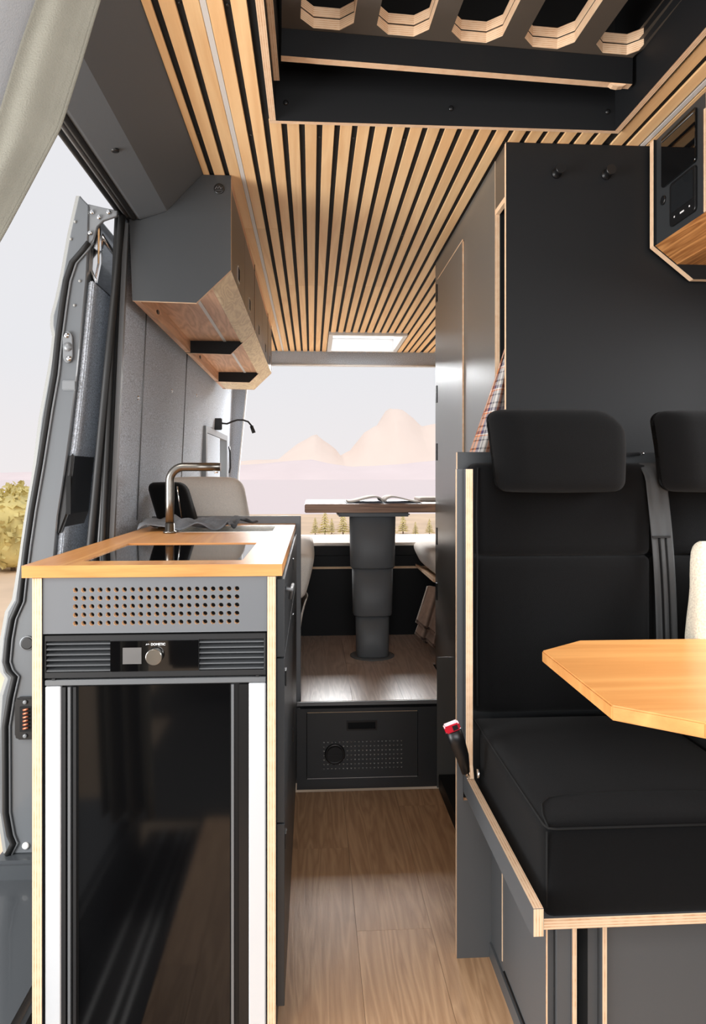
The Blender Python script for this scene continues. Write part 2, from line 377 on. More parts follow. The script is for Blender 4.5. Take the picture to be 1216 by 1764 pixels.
def tag(o, label=None, cat=None, group=None, kind=None):
    if label: o['label'] = label
    if cat: o['category'] = cat
    if group: o['group'] = group
    if kind: o['kind'] = kind
    return o
def thing(name, loc, label, cat, group=None):
    o = bpy.data.objects.new(name, None); COL.objects.link(o); o.location = loc; o.empty_display_size = 0.05
    return tag(o, label, cat, group)
def struct(o, label, cat): return tag(o, label, cat, kind='structure')
def copy_tree(o, parent=None):
    c = o.copy(); COL.objects.link(c)
    if parent: c.parent = parent
    for ch in list(o.children): copy_tree(ch, c)
    return c
def recentre(o):
    """move a top-level mesh object's origin to its base centre"""
    vs_ = [v.co for v in o.data.vertices]
    c = Vector(((min(v.x for v in vs_) + max(v.x for v in vs_)) / 2, (min(v.y for v in vs_) + max(v.y for v in vs_)) / 2, min(v.z for v in vs_)))
    o.data.transform(Matrix.Translation(-c)); o.location = c
    return o
LP = lambda ax: [M['lam'], PLY[ax]]
PI = math.pi

# ------------------------------------------------------------------ SETTING: floor, ceiling, walls
floor = struct(MB().grid('z', [-0.64, -0.53, -0.342, 1.34], [-0.7, 0.1, 1.30, 2.08, 2.43], -0.03, -0.008, skip={(0, 1), (1, 1), (0, 2)}).build('floor', M['void']), 'oak plank floor of the aisle between kitchen and bench', 'floor')
pw = 0.182; x = -0.62
col = 0
while x < 1.30:
    y = -0.68 - [0.0, 0.55, 0.25, 0.8][col % 4]
    while y < 2.43:
        y0, y1 = max(y, -0.68), min(y + 1.18, 2.43)
        if y1 - y0 > 0.03:
            # cells of this plank: x0, x1, y0, y1, clipped to the step well at the side door
            x1_ = min(x + pw, 1.33); cells = []
            for (ra, rb, ya_, yb_) in ((-0.342, 1.33, 0.45, 1.30), (-0.53, 1.33, 1.30, 2.08), (-0.62, 1.33, 2.08, 2.43)):
                a_, b_, c_, d_ = max(x, ra), min(x1_, rb), max(y0, ya_), min(y1, yb_)
                if b_ - a_ > 0.01 and d_ - c_ > 0.005: cells.append([a_, b_, c_, d_])
            m_ = []
            for c_ in cells:   # rejoin pieces of equal width so that a plank stays one piece
                if m_ and abs(m_[-1][0] - c_[0]) < 1e-6 and abs(m_[-1][3] - c_[2]) < 1e-6: m_[-1][3] = c_[3]
                else: m_.append(c_)
            for a_, b_, c_, d_ in m_:
                MB().box(a_ + 0.0004, b_ - 0.0004, c_ + 0.0004, d_ - 0.0004, -0.008, 0.0).build('plank', M['floor'], floor)
        y += 1.18
    x += pw; col += 1

P0, G0 = 0.0455, -0.0705
ceil = struct(MB().grid('z', [-0.60, -0.106, 0.11, 0.60, 0.797, 1.34], [-0.2, 0.45, 1.77, 4.37, 4.96, 5.1], 2.006, 2.03,
              skip={(1, 1), (2, 1), (3, 1), (2, 3)}, cap=0, side=0).build('ceiling', M['backing']), 'black ceiling lined with pale oak slats running lengthwise', 'ceiling')
def slat(x0, x1, y0, y1):
    MB().box(x0, x1, y0, y1, 2.0, 2.0058).build('slat', M['slat'], ceil, bevel=0.001)
edges = []
k = -6
while True:
    a = G0 + P0 * k + 0.0073; b = G0 + P0 * (k + 1) - 0.0073
    if k == -6: a = -0.323
    if k == -4: b += 0.001
    if k >= 21: break
    if k == 20: a, b = 0.8565, 0.889
    if k == 19: a, b = 0.8105, 0.8425
    if b > a + 0.004: edges.append((a, b))
    k += 1
edges.append((0.9105, 0.935)); edges.append((0.945, 0.975))
for a, b in edges:
    inloft = b > -0.106 and a < 0.80
    ys = 1.772 if inloft else -0.15
    if b > 0.109 and a < 0.602:
        segs = [(ys, 4.37), (4.975, 5.08)]
    else: segs = [(ys, 5.08)]
    for (q0, q1) in segs:
        if q0 < 0.5:
            slat(a, b, q0, 2.55); slat(a, b, 2.5506, q1)
        else:
            slat(a, b, q0, q1) if q1 - q0 < 1 else (slat(a, b, q0, 3.3 + 0.0), slat(a, b, 3.3006, q1))
for a, b in ((-0.2125, -0.2005), (0.894, 0.906)):
    MB().box(a, b, -0.15, 2.72, 2.0, 2.0058).build('light_strip', M['led'], ceil)
    MB().box(a, b, 2.723, 5.08, 2.0, 2.0058).build('light_strip', M['led'], ceil)
for (sx, ks) in ((1.86, (-5, -2, 2, 4, 7, 9, 13, 16)), (1.35, (-4, -2)), (2.6, (-1, 4, 9)), (3.8, (0, 6, 10))):
    for k in ks:
        g = G0 + P0 * k
        MB().lathe((g, sx, 2.0045), [(0.0035, 0.003), (0.0035, 0), (0.002, -0.001)], 'z', 0, 10).build('screw', M['black'], ceil)

# skylight
sk = struct(MB().grid('z', [0.108, 0.135, 0.578, 0.604], [4.368, 4.40, 4.93, 4.962], 1.985, 2.09, skip={(1, 1)}).build('window_2', M['alu']), 'bright rectangular roof skylight between the slats near the rear doors', 'window')
MB().box(0.13, 0.58, 4.395, 4.935, 2.075, 2.08).build('pane', M['frost'], sk)
MB().box(0.108, 0.604, 4.9625, 4.974, 1.988, 2.0055).build('track', M['blackm'], sk)

# left wall with felt and a small window, leaning inward a little
lean = Matrix.Identity(4)
def wl(z): return -0.60 + (z - 0.9) * 0.045
wall = MB()
us = [2.12, 3.78, 4.72, 5.06]; vz = [-0.02, 1.06, 1.36, 1.88]
wall.grid('x', us, vz, -0.613, -0.60, skip={(1, 1)})
for v in wall.bm.verts: v.co.x += (v.co.z - 0.9) * 0.045
wallL = struct(wall.build('wall_left', M['carpet']), 'grey felt covered van wall above the kitchen worktop', 'wall')
for y in (2.42, 3.20):
    MB().tube([(wl(0.95) + 0.001, y, 0.95), (wl(1.85) + 0.001, y, 1.85)], 0.003, 0, 6).build('seam', M['alu_grey'], wallL)
for (y, z) in ((2.36, 1.36), (2.9, 1.45), (3.5, 1.5)):
    MB().lathe((wl(z) + 0.0, y, z), [(0.008, 0), (0.008, 0.003), (0.004, 0.005)], 'x', 0, 14).build('screw', M['chrome'], wallL)
win = MB().grid('x', [3.77, 3.82, 4.68, 4.73], [1.05, 1.085, 1.335, 1.37], -0.613, -0.565, skip={(1, 1)})
win1 = struct(win.build('window_1', M['alu_grey']), 'small side window with grey frame low on the felt wall', 'window')
MB().box(-0.611, -0.607, 3.82, 4.68, 1.085, 1.335).build('pane', M['glass'], win1)
MB().box(-0.60, -0.567, 3.822, 4.35, 1.088, 1.332).build('blind', M['carpet'], win1)
MB().tube([(-0.56, 4.76, 1.30), (-0.553, 4.76, 1.26), (-0.553, 4.78, 1.16), (-0.56, 4.78, 1.12)], 0.006, 0, 8).build('latch', M['black'], win1)

# door header (angled grey trim) + weatherstrips
hp = [(-0.323, 2.004), (-0.43, 1.889), (-0.508, 1.862), (-0.572, 1.876), (-0.578, 1.90), (-0.578, 2.035), (-0.323, 2.035)]
trim1 = struct(MB().prism(hp, 'y', -0.2, 5.06).build('trim_1', M['header'], bevel=0.002), 'grey angled header trim above the side door opening', 'trim')
MB().tube([(-0.525, -0.2, 1.864), (-0.525, 2.09, 1.864)], 0.009, 0, 10).build('weatherstrip', M['rubber'], trim1)
MB().tube([(-0.545, -0.2, 1.868), (-0.545, 2.09, 1.868)], 0.006, 0, 10).build('weatherstrip', M['alu_grey'], trim1)
MB().tube([(-0.565, -0.2, 1.874), (-0.565, 2.09, 1.874)], 0.008, 0, 10).build('weatherstrip', M['rubber'], trim1)
MB().lathe((-0.468, 1.69, 1.8755), [(0.010, 0.002), (0.010, -0.002), (0.006, -0.004)], 'z', 0, 16).build('screw', M['black'], trim1)

# door pillar with rubber seal
def sx(z): return -0.606 - (1.39 - z) * 0.095
def slab_(y0, y1, fa, fb, n=6, z0=-0.02, z1=1.89):
    return [(fa(z0 + (z1 - z0) * i / n), z0 + (z1 - z0) * i / n) for i in range(n + 1)] + [(fb(z1 - (z1 - z0) * i / n), z1 - (z1 - z0) * i / n) for i in range(n + 1)]
trim2 = struct(MB().prism(slab_(0, 0, lambda z: sx(z) + 0.004, lambda z: wl(z) - 0.001), 'y', 2.085, 2.118).build('trim_2', M['lam_dark']), 'dark door pillar with rubber seal behind the faucet', 'trim')
def line(f, y, r, m, name='door_seal'):
    MB().tube([(f(z), y, z) for z in (0.0, 0.5, 1.0, 1.4, 1.86)], r, 0, 10).build(name, M[m], trim2)
line(lambda z: sx(z) + 0.008, 2.072, 0.011, 'rubber')
line(lambda z: sx(z) * 0.45 + wl(z) * 0.55, 2.08, 0.004, 'alu_grey')
line(lambda z: wl(z) - 0.012, 2.078, 0.008, 'rubber')
MB().prism(slab_(0, 0, lambda z: wl(z) + 0.0005, lambda z: wl(z) + 0.014, z1=1.85), 'y', 2.10, 2.119).build('cover_strip', M['alu_grey'], trim2)

# rear door frame
rw = MB()
rw.prism([(-0.66, 2.03), (1.34, 2.03), (1.34, 1.905), (-0.30, 1.905), (-0.40, 1.87), (-0.452, 1.80), (-0.467, 1.748), (-0.66, 1.748)], 'y', 5.05, 5.13)
rw.prism([(-0.66, 1.748), (-0.467, 1.748), (-0.529, 1.10), (-0.524, 0.50), (-0.66, 0.50)], 'y', 5.05, 5.13)
rw.prism([(1.34, 1.905), (1.16, 1.905), (1.24, 1.10), (1.24, 0.50), (1.34, 0.50)], 'y', 5.05, 5.13)
rw.box(-0.66, 1.34, 5.05, 5.13, 0.0, 0.55)
wallB = struct(rw.build('wall_rear', M['carpet']), 'grey rear frame around the wide open rear doorway', 'wall')
MB().tube([(-0.30, 5.045, 1.902), (0.4, 5.045, 1.902), (1.16, 5.045, 1.902)], 0.007, 0, 8).build('door_seal', M['white'], wallB)
MB().tube([(-0.30, 5.045, 1.902), (-0.40, 5.045, 1.866), (-0.452, 5.045, 1.796), (-0.467, 5.045, 1.745), (-0.529, 5.045, 1.10), (-0.524, 5.045, 0.5)], 0.006, 0, 8).build('door_seal', M['white'], wallB)
wallR = struct(MB().grid('x', [-0.3, 0.35, 1.68, 5.13], [-0.02, 0.88, 1.56, 2.03], 1.30, 1.36, skip={(1, 1)}).build('wall_right', M['lam']), 'dark van wall behind bench and wardrobe', 'wall')

# ------------------------------------------------------------------ sliding door outside on the left
outer = [(-0.668, 1.907), (-0.692, 1.798), (-0.712, 1.682), (-0.727, 1.61), (-0.740, 1.56), (-0.741, 1.532), (-0.735, 1.50), (-0.742, 1.44), (-0.756, 1.36), (-0.773, 1.266), (-0.793, 1.10), (-0.815, 0.967), (-0.828, 0.868), (-0.841, 0.785), (-0.848, 0.744), (-0.867, 0.711), (-0.880, 0.637), (-0.886, 0.571), (-0.880, 0.538), (-0.868, 0.521), (-0.883, 0.472), (-0.890, 0.373), (-0.892, 0.25), (-0.890, 0.141), (-0.880, 0.075), (-0.872, 0.02)]
inner = [(-0.72, 0.02), (-0.735, 0.5), (-0.738, 0.867), (-0.728, 0.984), (-0.712, 1.083), (-0.692, 1.233), (-0.673, 1.40), (-0.660, 1.533), (-0.647, 1.666), (-0.643, 1.749), (-0.640, 1.879)]
d1 = struct(MB().prism(outer + inner, 'y', 2.045, 3.3).build('door_1', M['paint'], bevel=0.003), 'open grey sliding door seen edge-on outside the van', 'door')
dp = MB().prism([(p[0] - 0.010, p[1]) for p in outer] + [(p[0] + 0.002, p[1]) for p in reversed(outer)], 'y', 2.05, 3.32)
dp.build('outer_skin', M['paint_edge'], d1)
SE = [(-0.638, 1.77), (-0.658, 1.744), (-0.686, 1.711), (-0.703, 1.659), (-0.713, 1.592), (-0.726, 1.49), (-0.736, 1.39), (-0.753, 1.291), (-0.777, 1.134), (-0.800, 0.999), (-0.814, 0.900), (-0.826, 0.800), (-0.832, 0.742), (-0.854, 0.692), (-0.864, 0.635), (-0.870, 0.570), (-0.862, 0.545), (-0.846, 0.528), (-0.859, 0.470), (-0.872, 0.387), (-0.871, 0.141), (-0.860, 0.077), (-0.850, 0.052), (-0.866, 0.020)]
MB().tube([(p[0], 2.040, p[1]) for p in SE], 0.0085, 0, 10).build('door_seal', M['rubber'], d1)
MB().tube([(p[0] + 0.012, 2.042, p[1]) for p in SE], 0.0035, 0, 8).build('seal_lip', M['alu_grey'], d1)
# inner felt lining, handle
il = [(x_ + 0.001, z_) for x_, z_ in inner if z_ > 0.4 and z_ < 1.70]
MB().prism(il + [(x_ + 0.016, z_) for x_, z_ in reversed(il)], 'y', 2.06, 3.2).build('felt_lining', M['carpet'], d1, bevel=0.004, seg=2)
MB().prism([(-0.6455, 1.70), (-0.642, 1.75), (-0.639, 1.86), (-0.615, 1.84), (-0.615, 1.72), (-0.628, 1.655)], 'y', 2.07, 2.4).build('upper_bracket', M['chrome'], d1, bevel=0.008, seg=3)
MB().prism([(-0.697, 1.165), (-0.682, 1.165), (-0.70, 0.99), (-0.722, 0.93), (-0.735, 0.93)], 'y', 2.048, 2.24).build('grab_handle', M['black'], d1, bevel=0.008, seg=3)
MB().box(-0.703, -0.690, 2.041, 2.046, 0.99, 1.10).build('handle_gap', M['void'], d1)
st = MB().prism([(-0.697 + 0.014 * math.cos(a) , 1.469 + (0.036 if math.sin(a) > 0 else -0.036) * 0.6 + 0.024 * math.sin(a)) for a in [2 * PI * i / 20 for i in range(20)]], 'y', 2.036, 2.045).build('striker', M['alu_grey'], d1, bevel=0.0015)
for dz in (-0.033, 0.0, 0.033):
    MB().lathe((-0.697 - dz * 0.1, 2.034, 1.469 + dz), [(0.008 if dz else 0.013, 0.004), (0.008 if dz else 0.013, 0), (0.003, -0.002)], 'y', 0, 18).build('bolt', M['chrome'] if dz else M['alu_grey'], st)
MB().box(-0.715, -0.675, 2.040, 2.046, 1.345, 1.375).build('pressing', M['alu_grey'], d1, bevel=0.004, seg=2)
MB().lathe((-0.812, 2.041, 0.622), [(0.018, 0.004), (0.018, 0), (0.015, -0.001)], 'y', 0, 20).build('plug', M['black'], d1)
MB().lathe((-0.812, 2.043, 0.622), [(0.021, 0.002), (0.021, -0.002), (0.017, -0.002)], 'y', 0, 20).build('plug_rim', M['alu_grey'], d1)
cp = MB().prism([(-0.836, 0.35), (-0.843, 0.36), (-0.843, 0.46), (-0.836, 0.47), (-0.76, 0.47), (-0.76, 0.35)], 'y', 2.03, 2.046).build('contact_plate', M['black'], d1, bevel=0.004, seg=2)
MB().box(-0.826, -0.77, 2.026, 2.0305, 0.375, 0.445).build('recess', M['void'], cp)
for i in range(6):
    MB().cyl((-0.815, 2.022, 0.385 + i * 0.0105), (-0.800, 2.022, 0.388 + i * 0.0105), 0.0032, 0, 8).build('contact_pin', M['copper'], cp)
for z in (0.362, 0.458):
    MB().lathe((-0.812, 2.026, z), [(0.006, 0.004), (0.006, 0), (0.003, -0.001)], 'y', 0, 14).build('screw', M['alu_grey'], cp)
MB().lathe((-0.816, 2.041, 0.043), [(0.010, 0.004), (0.010, 0), (0.006, -0.002)], 'y', 0, 16).build('bolt', M['white'], d1)
for (x_, z_) in ((-0.678, 1.83), (-0.69, 1.78), (-0.665, 1.66), (-0.68, 1.59)):
    MB().lathe((x_, 2.042, z_), [(0.004, 0.003), (0.004, 0), (0.001, -0.002)], 'y', 0, 12).build('rivet', M['paint_edge'], d1)
# roller arm from the door to the header
MB().prism([(-0.645, 1.885), (-0.60, 1.875), (-0.560, 1.868), (-0.562, 1.852), (-0.60, 1.838), (-0.618, 1.82), (-0.630, 1.78), (-0.645, 1.76)], 'y', 2.05, 2.062).build('roller_arm', M['alu_grey'], d1, bevel=0.002)
for (x_, z_) in ((-0.585, 1.861), (-0.612, 1.846), (-0.632, 1.86), (-0.637, 1.80)):
    MB().lathe((x_, 2.045, z_), [(0.007, 0.006), (0.007, 0), (0.004, -0.003)], 'y', 0, 14).build('bolt', M['chrome'], d1)
MB().tube([(-0.64, 2.07, 1.84), (-0.60, 2.12, 1.78), (-0.57, 2.2, 1.74)], 0.008, 0, 8).build('link_rod', M['chrome'], d1)
MB().box(-0.64, 1.33, -0.7, 0.449, -0.0078, 0.0).build('cab_mat', M['rubber'], floor)
MB().box(-0.60, -0.3425, 0.1, 2.08, -0.22, -0.21).build('step_tread', M['rubber'], floor)
MB().box(-0.356, -0.3425, 0.1, 1.30, -0.21, -0.001).build('step_riser', M['blackm'], floor)
for x_ in (-0.455, -0.485, -0.545): MB().box(x_, x_ + 0.012, 0.1, 1.30, -0.2095, -0.203).build('tread_strip', M['alu'], floor)
cab = thing('dashboard', (0.35, -1.6, -0.05), 'dark cab dashboard behind the camera, seen only mirrored in the fridge glass', 'dashboard')
MB().prism([(-1.9, -0.05), (-1.9, 0.80), (-1.6, 0.88), (-1.42, 0.84), (-1.36, 0.70), (-1.42, 0.30), (-1.5, -0.05)], 'x', -0.85, 1.55).build('fascia', M['blackm'], cab, bevel=0.02, seg=2)
MB().box(-0.85, 1.55, -1.36, -0.7, -0.07, -0.05).build('cab_floor', M['rubber'], cab)
# sill of the doorway
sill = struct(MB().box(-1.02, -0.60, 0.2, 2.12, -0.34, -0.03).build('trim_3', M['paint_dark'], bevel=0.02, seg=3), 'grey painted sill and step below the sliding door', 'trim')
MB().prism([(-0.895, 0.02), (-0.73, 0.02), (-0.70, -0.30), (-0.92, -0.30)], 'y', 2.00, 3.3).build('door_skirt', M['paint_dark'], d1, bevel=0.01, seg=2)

# ------------------------------------------------------------------ LOFT: overhead storage recess
loft = thing('ceiling_locker', (0.345, 1.1, 2.0), 'black ceiling locker with slotted plywood shelf at the top of the view', 'locker')
MB().box(-0.106, 0.797, 1.757, 1.771, 1.992, 2.135, 0, 'y', 1).build('rear_board', [M['lam_dark'], PLY['y']], loft)
MB().box(-0.106, -0.090, 0.45, 1.7565, 1.992, 2.5, 0, 'x', 1).build('side_board', [M['lam_dark'], PLY['x']], loft)
MB().box(0.782, 0.797, 0.45, 1.7565, 1.992, 2.5, 0, 'x', 1).build('side_board', [M['lam_dark'], PLY['x']], loft)
MB().box(-0.0895, -0.076, 0.6, 1.655, 2.035, 2.3, 0, 'x', 1).build('inner_board', [M['lam_dark'], PLY['x']], loft)
MB().box(-0.1, 0.79, 0.45, 1.756, 2.5, 2.51).build('top_board', M['void'], loft)
MB().box(-0.1, 0.79, 1.757, 1.771, 2.136, 2.5).build('upper_rear_board', M['void'], loft)
for (x_, z_) in ((-0.065, 2.037), (0.354, 2.036), (0.762, 2.040)):
    MB().lathe((x_, 1.7568, z_), [(0.0065, 0), (0.0065, -0.003), (0.003, -0.005)], 'y', 0, 14).build('screw', M['black'], loft)
sk_ = Matrix.Translation((-0.08, 1.60, 2.07)) @ Matrix.Rotation(R(2.4), 4, 'Z') @ Matrix.Rotation(R(1.2), 4, 'Y') @ Matrix.Translation((0.08, -1.60, -2.07))
MB().box(-0.07, 0.772, 1.60, 1.622, 2.062, 2.125, 0, 'y', 1).build('front_lip', [M['lam_dark'], PLY['y']], loft, mat=sk_)
sb = MB()
hx = 0.1725
for layer, (a0, a1) in enumerate(((2.126, 2.150), (2.153, 2.176))):
    for i in range(5):
        cx = 0.032 + i * hx; c0, c1 = cx - hx / 2, cx + hx / 2
        if i == 0: c0 = -0.070
        if i == 4: c1 = 0.772
        y0, y1, hy0, hy1, w, ch = 0.86, 1.622, 0.93, 1.592, 0.060, 0.030
        out = [(c0, y0), (cx - w + ch, y0), (cx + w - ch, y0), (c1, y0), (c1, y0 + .06), (c1, y1 - .03), (c1, y1), (cx + w - ch, y1), (cx - w + ch, y1), (c0, y1), (c0, y1 - .03), (c0, y0 + .06)]
        inn = [(cx - w + ch * .5, hy0 + ch * .5), (cx - w + ch, hy0), (cx + w - ch, hy0), (cx + w - ch * .5, hy0 + ch * .5), (cx + w, hy0 + ch), (cx + w, hy1 - ch), (cx + w - ch * .5, hy1 - ch * .5), (cx + w - ch, hy1), (cx - w + ch, hy1), (cx - w + ch * .5, hy1 - ch * .5), (cx - w, hy1 - ch), (cx - w, hy0 + ch)]
        sb.ring('z', out, inn, a0, a1, 0, 1)
sb.build('slotted_shelf', [M['lam_brown'], PLY['z']], loft, mat=sk_)
MB().tube([(0.66, 1.50, 2.19), (0.665, 1.50, 2.23), (0.69, 1.50, 2.255), (0.74, 1.49, 2.258), (0.79, 1.48, 2.25)], 0.0018, 0, 6).build('cable', M['white'], loft)
MB().prism([(0.715, 2.046), (0.724, 2.040), (0.737, 2.038), (0.750, 2.040), (0.759, 2.046)], 'y', 1.637, 1.652).build('finger_grip', PLY['y'], loft)

# ------------------------------------------------------------------ LEFT OVERHEAD CABINETS
PR = [(-0.531, 1.62), (-0.344, 1.616), (-0.241, 1.716), (-0.241, 1.9985), (-0.326, 1.9985), (-0.4325, 1.886), (-0.508, 1.859), (-0.540, 1.862)]
def overhead(y0, y1, label, hand, last=False):
    t = thing('overhead_cabinet', (-0.39, y0, 1.62), label, 'cabinet', 'overhead cabinets above the kitchen')
    MB().prism(PR, 'y', y0, y0 + 0.012, 0, 1).build('end_panel', [M['lam'] if y0 < 2.2 else M['lam_dark'], PLY['y']], t)
    ya = y0 + 0.0125; yb = y1 - 0.0005
    if last:
        MB().prism(PR, 'y', y1 - 0.012, y1 - 0.0005, 0, 1).build('end_panel', [M['lam'], PLY['y']], t); yb = y1 - 0.0125
    bb = MB().box(-0.531, -0.512, ya, yb, 1.622, 1.672).build('back_rail', M['cab_wood'], t)
    if last:
        MB().prism([(-0.5115, 1.6195), (-0.344, 1.6165), (-0.2935, 1.6655), (-0.301, 1.676), (-0.5115, 1.676)], 'y', ya, yb).build('bottom_board', M['cab_light'], t)
    MB().box(-0.512, -0.301, ya, yb, 1.677 if last else 1.672, 1.684).build('niche_board', M['cab_wood'], t)
    if not last: MB().box(-0.374, -0.362, ya, yb, 1.6695, 1.6718).build('light_strip', M['led'], t)
    MB().prism([(-0.292, 1.6665), (-0.2415, 1.7158), (-0.252, 1.7195), (-0.292, 1.684), (-0.3005, 1.6665)], 'y', ya, yb, 0, 0).build('chamfer_rail', M['cab_light'], t)
    MB().prism([(-0.253, 1.735), (-0.253, 1.99), (-0.33, 1.99), (-0.43, 1.89), (-0.50, 1.87), (-0.50, 1.69), (-0.27, 1.69)], 'y', ya, yb).build('carcass', M['void'], t)
    MB().box(-0.2525, -0.2435, ya, yb, 1.972, 1.998, 0).build('top_rail', M['cab_wood'], t)
    n = len(hand); st_ = (yb - ya) / n
    for i in range(n):
        a, b = ya + i * st_ + 0.0015, ya + (i + 1) * st_ - 0.0015
        hy = hand[i]
        d = MB().grid('x', [a, hy - 0.025, hy + 0.025, b], [1.7205, 1.745, 1.79, 1.969], -0.2525, -0.2425, skip={(1, 1)}, cap=0, side=1).build('cabinet_door', [M['lam_brown'], M['void']], t)
        MB().grid('x', [hy - 0.027, hy - 0.024, hy + 0.024, hy + 0.027], [1.743, 1.746, 1.789, 1.792], -0.2424, -0.2405, skip={(1, 1)}).build('handle_frame', M['chrome'], d)
        MB().box(-0.2560, -0.2528, hy - 0.024, hy + 0.024, 1.746, 1.789).build('handle_hole', M['void'], d)
    sy = y0 + 0.25
    MB().prism([(sy + 0.016 * math.cos(a), 1.645 + 0.007 * math.sin(a)) for a in [2 * PI * i / 16 for i in range(16)]], 'x', -0.5119, -0.5085).build('socket', M['black'], bb)
    return t
oc = overhead(2.10, 2.98, 'nearest overhead cabinet with charcoal end panel and round badge', [2.33, 2.74])
overhead(2.98, 3.87, 'middle overhead cabinet behind the badged one, oak underside', [3.21, 3.66])
overhead(3.87, 4.20, 'farthest short overhead cabinet ending beside the rear doorway', [4.03], True)
bd = MB().lathe((-0.276, 2.0995, 1.957), [(0.0155, 0), (0.0155, -0.002), (0.013, -0.003)], 'y', 0, 28).build('badge', M['black'], oc)
MB().prism([(-0.286, 1.950), (-0.286, 1.953), (-0.267, 1.953), (-0.267, 1.950)], 'y', 2.0958, 2.0965).build('emblem_bar', M['lam'], bd)
MB().tube([(-0.287, 2.0962, 1.956), (-0.283, 2.0962, 1.963), (-0.279, 2.0962, 1.957), (-0.275, 2.0962, 1.964), (-0.271, 2.0962, 1.957), (-0.266, 2.0962, 1.961)], 0.0008, 0, 6).build('emblem_line', M['lam_front'], bd)

# ------------------------------------------------------------------ KITCHEN
kit = thing('kitchen_cabinet', (-0.30, 1.9, 0), 'tall narrow charcoal kitchen cabinet with plywood edges holding the fridge', 'cabinet')
MB().box(-0.528, -0.509, 1.35, 2.498, 0.0, 0.907, 0, 'x', 1).build('side_panel', LP('x'), kit, bevel=0.0006)
MB().box(-0.086, -0.069, 1.35, 2.498, 0.0, 0.907, 0, 'x', 1).build('side_panel', LP('x'), kit, bevel=0.0006)
MB().box(-0.5085, -0.0865, 1.9, 2.49, 0.0, 0.68).build('carcass', M['void'], kit)
MB().box(-0.5085, -0.0865, 1.366, 1.376, 0.80, 0.902).build('vent_duct', M['void'], kit)
pv = MB(); nx, nz = 21, 5; px0, pxs, pz0, pzs = -0.448, 0.0152, 0.820, 0.0158
for i in range(nx):
    for j in range(nz):
        cx, cz = px0 + i * pxs, pz0 + j * pzs; hx_, hz_ = pxs / 2, pzs / 2
        an = [2 * PI * (k + 0.5) / 16 - PI / 16 for k in range(16)]
        out = [(cx + hx_ * math.cos(a) / max(abs(math.cos(a)), abs(math.sin(a))), cz + hz_ * math.sin(a) / max(abs(math.cos(a)), abs(math.sin(a)))) for a in an]
        inn = [(cx + 0.0047 * math.cos(a), cz + 0.0047 * math.sin(a)) for a in an]
        pv.ring('y', out, inn, 1.352, 1.364, 0, 1)
xa, xb, za, zb = px0 - pxs / 2, px0 + pxs * (nx - .5), pz0 - pzs / 2, pz0 + pzs * (nz - .5)
pv.grid('y', [-0.5085, xa, xb, -0.0865], [0.8005, za, zb, 0.9068], 1.352, 1.364, skip={(1, 1)})
pv.build('vent_panel', [M['lam_front'], M['copper_ply']], kit, weld=True)
# right face: drawer, doors
fx0, fx1 = -0.0685, -0.0535
dr = MB().box(fx0, fx1, 1.372, 1.93, 0.745, 0.898).build('drawer_front', M['lam'], kit, bevel=0.0008)
MB().tube([(fx1, 1.42, 0.872), (fx1 + 0.012, 1.425, 0.868), (fx1 + 0.012, 1.53, 0.862), (fx1 + 0.006, 1.54, 0.83)], 0.004, 0, 8).build('handle', M['alu_grey'], dr)
for (a, b, z0, z1) in ((1.372, 1.93, 0.42, 0.742), (1.372, 1.93, 0.06, 0.417), (1.933, 2.445, 0.745, 0.898), (1.933, 2.445, 0.42, 0.742), (1.933, 2.445, 0.06, 0.417)):
    d = MB().box(fx0, fx1, a, b, z0, z1).build('cupboard_door', M['lam'], kit, bevel=0.0008)
    MB().box(fx1 + 0.0002, fx1 + 0.003, a + 0.02, a + 0.045, z1 - 0.06, z1 - 0.03).build('latch', M['black'], d)
# raised end board behind the worktop
MB().box(-0.565, -0.039, 2.501, 2.519, 0.0, 0.957, 0, 'y', 0).build('end_board', [M['lam_front']], kit, bevel=0.002)

top = thing('worktop', (-0.30, 1.9, 0.908), 'oak kitchen worktop with cut-outs for hob and sink', 'worktop')
wt = MB().grid('z', [-0.545, -0.458, -0.435, -0.139, -0.108, -0.057], [1.345, 1.412, 1.778, 2.115, 2.36, 2.499], 0.908, 0.931,
               skip={(1, 1), (2, 1), (2, 3), (3, 3)}, cap=0, side=1)
wt.build('slab', [M['worktop'], M['worktop_x']], top)

hob = tag(recentre(MB().box(-0.4575, -0.1395, 1.4125, 1.7775, 0.917, 0.9285).build('hob', M['gloss'], bevel=0.001)), 'black glass hob set flush in the oak worktop', 'hob')
sink = thing('sink', (-0.27, 2.23, 0.80), 'steel sink sunk in the worktop, half covered by the grey towel', 'sink')
MB().grid('z', [-0.4345, -0.425, -0.118, -0.1085], [2.1155, 2.125, 2.35, 2.3595], 0.926, 0.9325, skip={(1, 1)}).build('rim', M['steel'], sink)
MB().grid('z', [-0.425, -0.419, -0.124, -0.118], [2.125, 2.131, 2.344, 2.35], 0.81, 0.9255, skip={(1, 1)}).box(-0.425, -0.118, 2.125, 2.35, 0.805, 0.8098).build('basin', M['steel'], sink)
MB().lathe((-0.27, 2.24, 0.8105), [(0.03, 0), (0.03, 0.002), (0.02, 0.0005)], 'z', 0, 20).build('drain', M['chrome'], sink)
